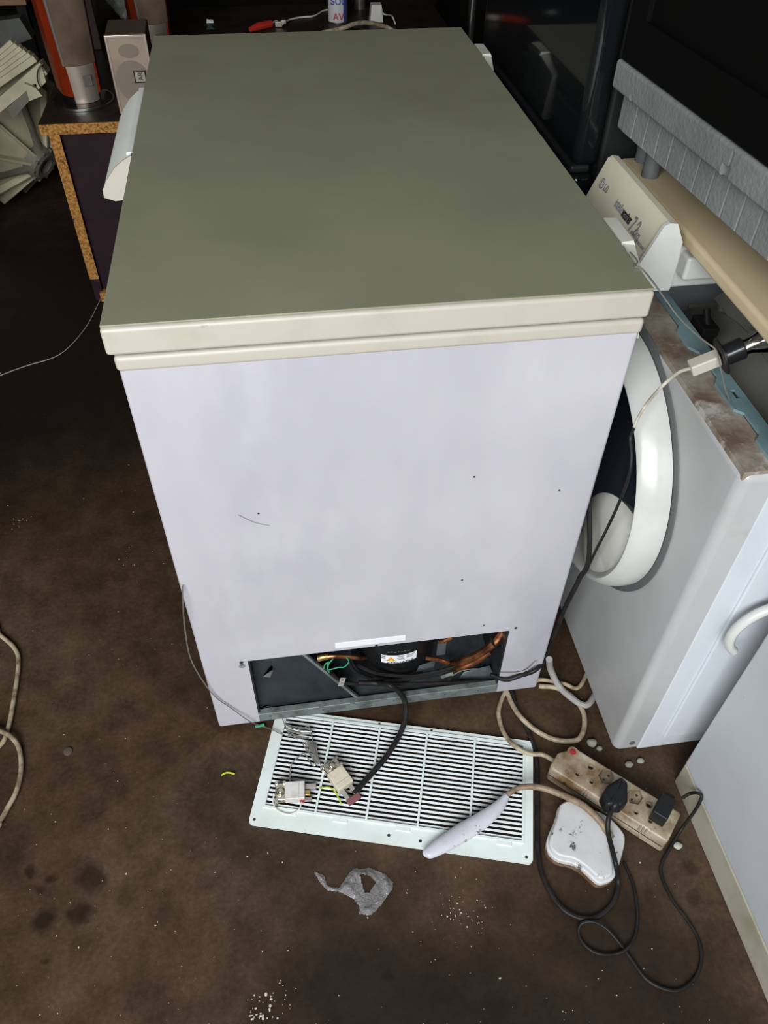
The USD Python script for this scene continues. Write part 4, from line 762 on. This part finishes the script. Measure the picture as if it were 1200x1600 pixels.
# ================================================================ particle-board bench with speakers
BY = 1.6; BX0, BX1, BD, BZ = -.415, 1.0, 2.75, .545
bn = thing('workbench', 'low dark-topped bench with raw particle-board edges left behind the freezer', 'bench', ((BX0 + BX1) / 2, 2.1, 0))
obj('bench_top', bx(BX0, BX1 - .1, BY + .003, BD, BZ - .028, BZ), M['table_dark'], bn)
obj('front_edge', rbx(BX0, BX1 - .1, BY - .001, BY + .004, BZ - .0285, BZ - .001, .001, 1), M['particle'], bn, label='raw particle-board front edge')
obj('side_edge', rbx(BX0 + .020, BX0 + .049, BY + .0005, BY + .006, .075, BZ - .029, .001, 1), M['particle'], bn, label='raw particle-board edge of the side board')
obj('side_board', bx(BX0 + .021, BX0 + .048, BY + .005, BD - .05, .0, BZ - .0285), M['maroon'], bn)
obj('front_board', bx(BX0 + .049, BX1 - .12, BY + .018, BY + .034, .03, BZ - .0285), M['maroon'], bn, label='dark maroon front board')
obj('bottom_board', rbx(BX0 + .040, BX1 - .12, BY - .010, BY + .03, -.0, .030, .001, 1), M['particle'], bn)
# tower loudspeakers
def tower(c, yaw, label, top=.80, s=1.):
    t = thing('tower_speaker', label, 'loudspeaker', (c[0], c[1], BZ))
    T = np.eye(4); T[:3, :3] = trimesh.transformations.rotation_matrix(yaw, (0, 0, 1))[:3, :3] * s; T[:3, 3] = (c[0], c[1], BZ)
    obj('base_disc', xf(lathe([(0, 0), (.083, 0), (.086, .004), (.083, .008), (.05, .012), (0, .012)], 48), T), M['base_black'], t)
    obj('base_trim', xf(lathe([(.083, .001), (.088, .001), (.088, .007), (.083, .007), (.083, .001)], 48), T), M['chrome'], t)
    # cabinet: faceted plan, front at local -y
    def plan(k): return [(-.046 * k, -.045), (.046 * k, -.045), (.062 * k, -.015), (.055 * k, .06), (.02 * k, .085), (-.02 * k, .085), (-.055 * k, .06), (-.062 * k, -.015)]
    def loft(p0, z0, p1, z1):
        return hull([(x, y, z0) for x, y in p0] + [(x, y, z1) for x, y in p1])
    obj('cabinet', xf(loft(plan(.92), .030, plan(1.35), top), T), M['speaker_red'], t, 15, label='glossy red wooden cabinet')
    obj('plinth', xf(loft([(-.04, -.04), (.04, -.04), (.04, .06), (-.04, .06)], .01, [(-.042, -.042), (.042, -.042), (.042, .06), (-.042, .06)], .032), T), M['base_black'], t)
    def front(z0, z1, d, w0, w1):
        n_ = 9; P0 = [(x * w0, -.046 - d * (1 - (x * x))) for x in np.linspace(-1, 1, n_)]; P1 = [(x * w1, -.046 - d * (1 - x * x)) for x in np.linspace(-1, 1, n_)]
        return loft(P0 + [(w0, -.040), (-w0, -.040)], z0, P1 + [(w1, -.040), (-w1, -.040)], z1)
    sv = obj('silver_plate', xf(front(.012, .108, .014, .034, .039), T), M['silver'], t, 20, label='brushed silver lower front plate')
    obj('badge', xf(rbx(-.004, .020, -.0625, -.056, .055, .083, .001, 1), T), M['dark_plate'], sv)
    obj('grille', xf(front(.109, top - .01, .013, .041, .066), T), M['grille_brown'], t, 20, label='grey-brown cloth grille')
    obj('grille_rim', xf(cat([loft([(s_ * .041, -.048), (s_ * .046, -.044), (s_ * .046, -.034), (s_ * .041, -.036)], .109, [(s_ * .066, -.048), (s_ * .073, -.044), (s_ * .073, -.034), (s_ * .066, -.036)], top - .01) for s_ in (-1, 1)]), T), M['dark_plate'], t, 20)
sp1 = P(131, 158, z=BZ)
tower(sp1, math.radians(26), 'red tower loudspeaker with brown grille and silver foot plate at the front of the bench')
sp2b = P(250, 90, z=BZ)
tower((sp2b[0] - .012, sp2b[1], 0), math.radians(20), 'second red tower loudspeaker, half hidden behind the freezer lid', .80, 1.0)
# small box loudspeaker
a0 = P(187, 178, z=BZ); at_ = P(157, 55, y=float(a0[1])); ax = P(222, 48, y=float(a0[1])); hh = at_[2] - BZ; ww = ax[0] - at_[0]; hh = float(hh); ww = float(ww)
bs = thing('bookshelf_speaker', 'small silver-framed bookshelf loudspeaker with square badge beside the freezer handle', 'loudspeaker', (a0[0] + ww / 2, a0[1] + .07, BZ))
bT = frame((a0[0] + .002, a0[1], BZ), (1, .03, 0), (0, 0, 1))          # local x right, y up, z towards the viewer
if bT[1, 2] > 0: bT = bT @ np.diag([1, 1, -1, 1.])
obj('box', handed(xf(rbx(.001, ww - .001, .0, hh - .001, -.15, -.004, .004), bT)), M['ar_body'], bs)
obj('front_frame', handed(xf(diff(rbx(0, ww, 0, hh, -.006, .004, .002, 1), bx(.006, ww - .006, .006, hh - .006, -.05, .05)), bT)), M['silver'], bs, label='thin silver front frame')
obj('cloth', handed(xf(bx(.006, ww - .006, .006, hh - .006, -.005, .0015), bT)), M['ar_grille'], bs, label='grey-brown speaker cloth')
def disc(cx, cy, rx, ry): 
    d = trimesh.creation.cylinder(1, .0012, sections=36); d.apply_scale((rx, ry, 1)); d.apply_translation((cx, cy, .002)); return handed(xf(d, bT))
obj('tweeter_dome', disc(ww * .52, hh * .80, .027, .017), M['ar_grille_dark'], bs)
obj('woofer_cone', disc(ww * .5, hh * .42, .046, .052), M['ar_grille_dark'], bs)
bg = obj('badge', handed(xf(rbx(ww * .53, ww * .53 + .033, hh * .40, hh * .40 + .031, .001, .005, .001, 1), bT)), M['base_black'], bs)
obj('badge_face', handed(xf(rbx(ww * .53 + .003, ww * .53 + .030, hh * .40 + .003, hh * .40 + .028, .004, .0058, .0005, 1), bT)), M['silver'], bg)
tx = meshkit.text_mesh('AR', .011, .0006, True); tx.apply_transform(trimesh.transformations.rotation_matrix(math.pi / 2, (0, 0, 1))); tx.apply_translation((ww * .53 + .0225, hh * .40 + .0065, .006)); obj('badge_letters', handed(xf(tx, bT)), M['print_black'], bg, False)
# things behind the speakers
q = P(160, 20, z=BZ); obj('dark_box', rbx(q[0] - .045, q[0] + .045, 2.25, 2.36, BZ, BZ + .26, .004), M['dark_red_box'], None, label='dark red box standing behind the small loudspeaker', cat='box')
bagp = P(203, 25, y=2.45)
bg_ = trimesh.creation.icosphere(4, 1.); dn = meshkit.fbm(bg_.vertices * 2.6, 4, 9); bg_.vertices *= (.75 + .5 * dn)[:, None] * np.array([.075, .07, .16]); bg_.apply_translation((bagp[0], 2.48, BZ - bg_.bounds[0][2] + .0))
obj('plastic_bag', bg_, mat('bag_grey', (.16, .175, .15), .25, col2=(.28, .29, .25), scale=40, ramp=(.5, .62), bump=.004, bscale=60), None, True, label='crumpled greenish-grey plastic bag between the two tower loudspeakers', cat='bag')
# ---- things on the bench behind the freezer
cb = P(530, 38, z=BZ)
cn = thing('paint_can', 'small white and blue printed tin behind the freezer', 'can', (cb[0], cb[1] + .04, BZ))
cR = .036; ccx, ccy = cb[0], cb[1] + .04
obj('body', lathe([(0, 0), (cR, 0), (cR, .10), (cR - .003, .102), (0, .102)], 40).apply_translation((ccx, ccy, BZ)), M['tin_dark'], cn)
def cyl_patch(a0, a1, z0, z1, rr, n=14):
    A = np.radians(np.linspace(a0, a1, n)); V = [(ccx + r_ * math.cos(a), ccy + r_ * math.sin(a), BZ + z) for a in A for z in (z0, z1) for r_ in (rr, rr - .001)]
    F = []
    for i in range(n - 1):
        k = i * 4; F += [[k, k + 4, k + 6, k + 2]]
    return tm((V, F))
obj('wrapper', cyl_patch(-165, -62, .004, .096, cR + .0008), M['can_white'], cn, True, label='white printed wrapper')
obj('stripe', cyl_patch(-62, -45, .004, .096, cR + .001), M['can_blue'], cn, True)
def cword(txt, h, acen, z, m, bold=True):
    t = meshkit.text_mesh(txt, h, .0005, bold); W_ = t.bounds[1][0]; v = t.vertices; rr = cR + .0012 + v[:, 2]; a = math.radians(acen) + (v[:, 0] - W_ / 2) / cR
    t.vertices = np.c_[ccx + rr * np.cos(a), ccy + rr * np.sin(a), BZ + z + v[:, 1]]; obj('print', t, m, cn, False)
cword('SOL', .021, -96, .060, M['can_blue']); cword('AV', .021, -92, .012, M['can_red'])
q = P(565, 20, z=BZ); obj('dark_tin', lathe([(0, 0), (.022, 0), (.022, .085), (.018, .09), (0, .09)], 28).apply_translation((q[0], q[1] + .06, BZ)), M['tin_dark'], None, label='narrow dull metal tin right beside the printed tin', cat='tin')
wq = P(588, 34, z=BZ)
wpg = thing('white_plug', 'white mains plug with thin cord standing beside the tins', 'plug', (wq[0], wq[1], BZ))
obj('plug_body', hull([(wq[0] - .024, wq[1] - .01, BZ), (wq[0] + .024, wq[1] - .01, BZ), (wq[0] - .024, wq[1] + .03, BZ), (wq[0] + .024, wq[1] + .03, BZ), (wq[0] - .018, wq[1] - .005, BZ + .055), (wq[0] + .018, wq[1] - .005, BZ + .055), (wq[0] - .018, wq[1] + .03, BZ + .055), (wq[0] + .018, wq[1] + .03, BZ + .055)]), M['plug_white'], wpg, 10)
obj('cord', tube([(wq[0] + .02, wq[1], BZ + .04), P(600, 22, z=BZ + .045), P(612, 25, z=BZ + .03), P(618, 38, z=BZ + .004)], .0025, 8), M['plug_white'], wpg)
obj('cream_hose', tube([P(500, 52, z=BZ + .02), P(535, 44, z=BZ + .045), P(555, 37, z=BZ + .052), P(580, 36, z=BZ + .045), P(605, 43, z=BZ + .025), P(620, 52, z=BZ + .01)], .007, 10), M['cream_cord'], None, label='thick cream hose arching on the bench in front of the printed tin', cat='hose')
cq = P(405, 42, z=BZ)
cl_ = thing('crocodile_clip', 'red crocodile clip with thin white wire on the bench behind the freezer', 'clip', (cq[0], cq[1], BZ))
obj('sleeve', tube([P(391, 46, z=BZ + .012), P(405, 41, z=BZ + .014), P(423, 37, z=BZ + .012)], [.008, .013, .012], 10), M['clip_red'], cl_, label='red sleeve')
obj('jaws', cat([rbx(*(lambda a: (a[0] - .012, a[0] + .014, a[1] - .004, a[1] + .004, BZ + .002, BZ + .02))(P(435, 38, z=BZ + .01)), .002, 1), rbx(*(lambda a: (a[0] - .006, a[0] + .012, a[1] - .006, a[1] + .006, BZ + .012, BZ + .024))(P(442, 38, z=BZ + .01)), .002, 1)]), M['silver'], cl_)
obj('lead_wire', tube([P(423, 37, z=BZ + .012), P(432, 33, z=BZ + .012), P(441, 38, z=BZ + .01), P(452, 31, z=BZ + .006), P(470, 27, z=BZ + .004), P(490, 25, z=BZ + .004), P(505, 17, z=BZ + .004), P(516, 15, z=BZ + .004)], .003, 7), M['plug_white'], cl_)
q = P(328, 36, z=BZ); obj('paper_scrap', hull([(q[0] - .012, q[1], BZ), (q[0] + .014, q[1], BZ), (q[0] - .01, q[1] + .02, BZ), (q[0] + .010, q[1] + .022, BZ), (q[0] - .01, q[1] + .004, BZ + .012), (q[0] + .012, q[1] + .01, BZ + .008)]), M['paper_white'], None, 5, label='scrap of white paper on the bench beside the second tower loudspeaker', cat='paper')
q = P(330, 46, z=BZ); obj('green_lump', hull([(q[0] - .018, q[1], BZ), (q[0] + .014, q[1], BZ), (q[0] - .015, q[1] + .03, BZ), (q[0] + .012, q[1] + .03, BZ), (q[0] - .005, q[1] + .01, BZ + .014)]), mat('dark_green', (.01, .045, .03), .4), None, 5, label='dark green wire remnant below the white paper scrap', cat='wire')
q = P(650, 12, z=.5); obj('dark_cabinet', rbx(.60, .95, 2.86, 3.2, 0, .62, .008), M['wall_dark'], None, label='dark cabinet in the gloom at the back wall', cat='cabinet')
# ================================================================ heap of old white tub parts at the left
hb_ = P(67, 254, y=2.30) - np.array([0, 0, .005])
axd = np.array([.74, -.46, -.49]); axd /= np.linalg.norm(axd)
tbT = frame(hb_, np.cross([0, 0, 1.], axd), np.cross(axd, np.cross([0, 0, 1.], axd)))
if tbT[:3, 2] @ axd < 0: tbT = tbT @ np.diag([1, -1, -1, 1.])
tbT = tbT @ np.diag([1.17, 1.17, 1.17, 1.])
tw = thing('tub_rear', 'old white plastic washing-machine tub shell with ribs and bearing hub left of the bench', 'machine part', hb_)
obj('hub', xf(lathe([(.026, -.03), (.026, .012), (.040, .014), (.052, .008), (.057, -.03), (.026, -.03)], 32), tbT), M['tubs_grey'], tw, 30)
obj('hub_bore', xf(cyl((0, 0, -.03), (0, 0, -.005), .0262, 20), tbT), M['print_black'], tw)
obj('cone', xf(lathe([(.03, -.022), (.10, -.045), (.175, -.08), (.205, -.10), (.21, -.18), (.20, -.18), (.195, -.11), (.10, -.065), (.03, -.04), (.03, -.022)], 48), tbT), M['tubs_white'], tw, 25)
for k in range(10):
    a = k * math.pi / 5; obj('hub_tooth', xf(xf(rbx(.044, .0575, -.005, .005, .002, .011, .002, 1), trimesh.transformations.rotation_matrix(a, (0, 0, 1))), tbT), M['tubs_grey'], tw, 20)
for k in range(12):
    a = k * math.pi / 6 + .2
    fin = hull([(.032, -.0045, .004), (.032, .0045, .004), (.20, -.003, -.068), (.20, .003, -.068), (.032, -.0045, -.03), (.032, .0045, -.03), (.20, -.003, -.10), (.20, .003, -.10)])
    obj('fin', xf(xf(fin, trimesh.transformations.rotation_matrix(a, (0, 0, 1))), tbT), M['tubs_white'] if k % 3 else M['tubs_grey'], tw, False)
obj('rim', xf(lathe([(.205, -.10), (.218, -.10), (.218, -.118), (.205, -.118), (.205, -.10)], 48), tbT), M['tubs_white'], tw, 30)
# upright stepped ribbed panel leaning above
s0 = P(-10, 150, y=2.16)
rp = thing('ribbed_panel', 'pale ribbed plastic panel with stepped edges, topmost in the heap at the left', 'machine part', s0)
def slab(pxs, y, th, name, m, t, sm=8):
    p = np.array([P(*q, y=y) for q in pxs]); return obj(name, hull(np.vstack([p, p + [0, th, -.004]])), m, t, sm)
slab([(-25, 118), (46, 84), (66, 104), (60, 128), (-25, 178)], 2.17, .04, 'panel', M['tubs_white'], rp)
for k in range(6):
    pa, pb = P(-24, 106 + k * 8, y=2.14 - k * .012), P(20 + k * 7, 66 + k * 5, y=2.14 - k * .012)
    dd_ = (pb - pa) / np.linalg.norm(pb - pa); nn_ = np.cross(dd_, [0, 1., 0])
    obj('step', xf(rbx(0, np.linalg.norm(pb - pa), -.0100, .0100, -.026, .005, .003, 1), frame(pa, dd_, nn_)), M['tubs_white'], rp, 20)
br = thing('plastic_bar', 'long pale plastic bar lying slanted across the heap at the left', 'machine part', P(30, 135, y=2.04))
slab([(-20, 168), (62, 98), (74, 116), (-20, 192)], 2.03, .06, 'bar', M['tubs_white'], br)
slab([(48, 112), (64, 100), (72, 128), (60, 140)], 2.02, .04, 'end_lug', M['tubs_white'], br)
slab([(10, 170), (52, 132), (60, 142), (20, 186)], 2.02, .04, 'rib', M['tubs_grey'], br)
slab([(38, 130), (56, 138), (66, 150), (46, 158)], 2.01, .04, 'lug', M['tubs_white'], br)
obj('foot_post', hull([(-.93, 2.03, 0), (-.84, 2.03, 0), (-.93, 2.09, 0), (-.84, 2.09, 0), (-.88, 2.03, .40), (-.70, 2.03, .43), (-.88, 2.09, .37), (-.70, 2.09, .42)]), M['tubs_white'], br, 8)
obj('foot_post', hull([(-.99, 2.14, 0), (-.86, 2.14, 0), (-.99, 2.20, 0), (-.86, 2.20, 0), (-.92, 2.14, .42), (-.70, 2.15, .47), (-.92, 2.20, .40), (-.70, 2.20, .46)]), M['tubs_white'], rp, 8)
obj('loop_wire', tube([P(68, 98, y=2.01), P(60, 108, y=2.005), P(58, 122, y=2.005), P(62, 134, y=2.005), P(70, 142, y=2.01)], .0022, 6), mat('dark_wire', (.06, .035, .025), .5), br)
slab([(-20, 35), (30, 28), (50, 60), (-20, 88)], 2.32, .07, 'block', mat('heap_dark', (.06, .062, .05), .5, col2=(.035, .036, .03), scale=20), rp)
# a dark crate behind carries the heap; a plank shelf stands above it
sh_ = thing('plank_shelf', 'brown plank shelf on black legs above the heap at the top left corner', 'shelf', (-1.1, 2.75, 0))
px_, pz_ = float(P(42, 8, y=2.7)[0]), float(P(20, 9, y=2.7)[2])
obj('board', rbx(-1.75, px_, 2.7, 3.05, pz_, pz_ + .03, .003, 1), M['board_wood'], sh_)
for x in (-1.70, px_ - .05):
    for y in (2.74, 3.0): obj('leg', rbx(x, x + .035, y, y + .035, 0, pz_, .002, 1), M['black_metal'], sh_)
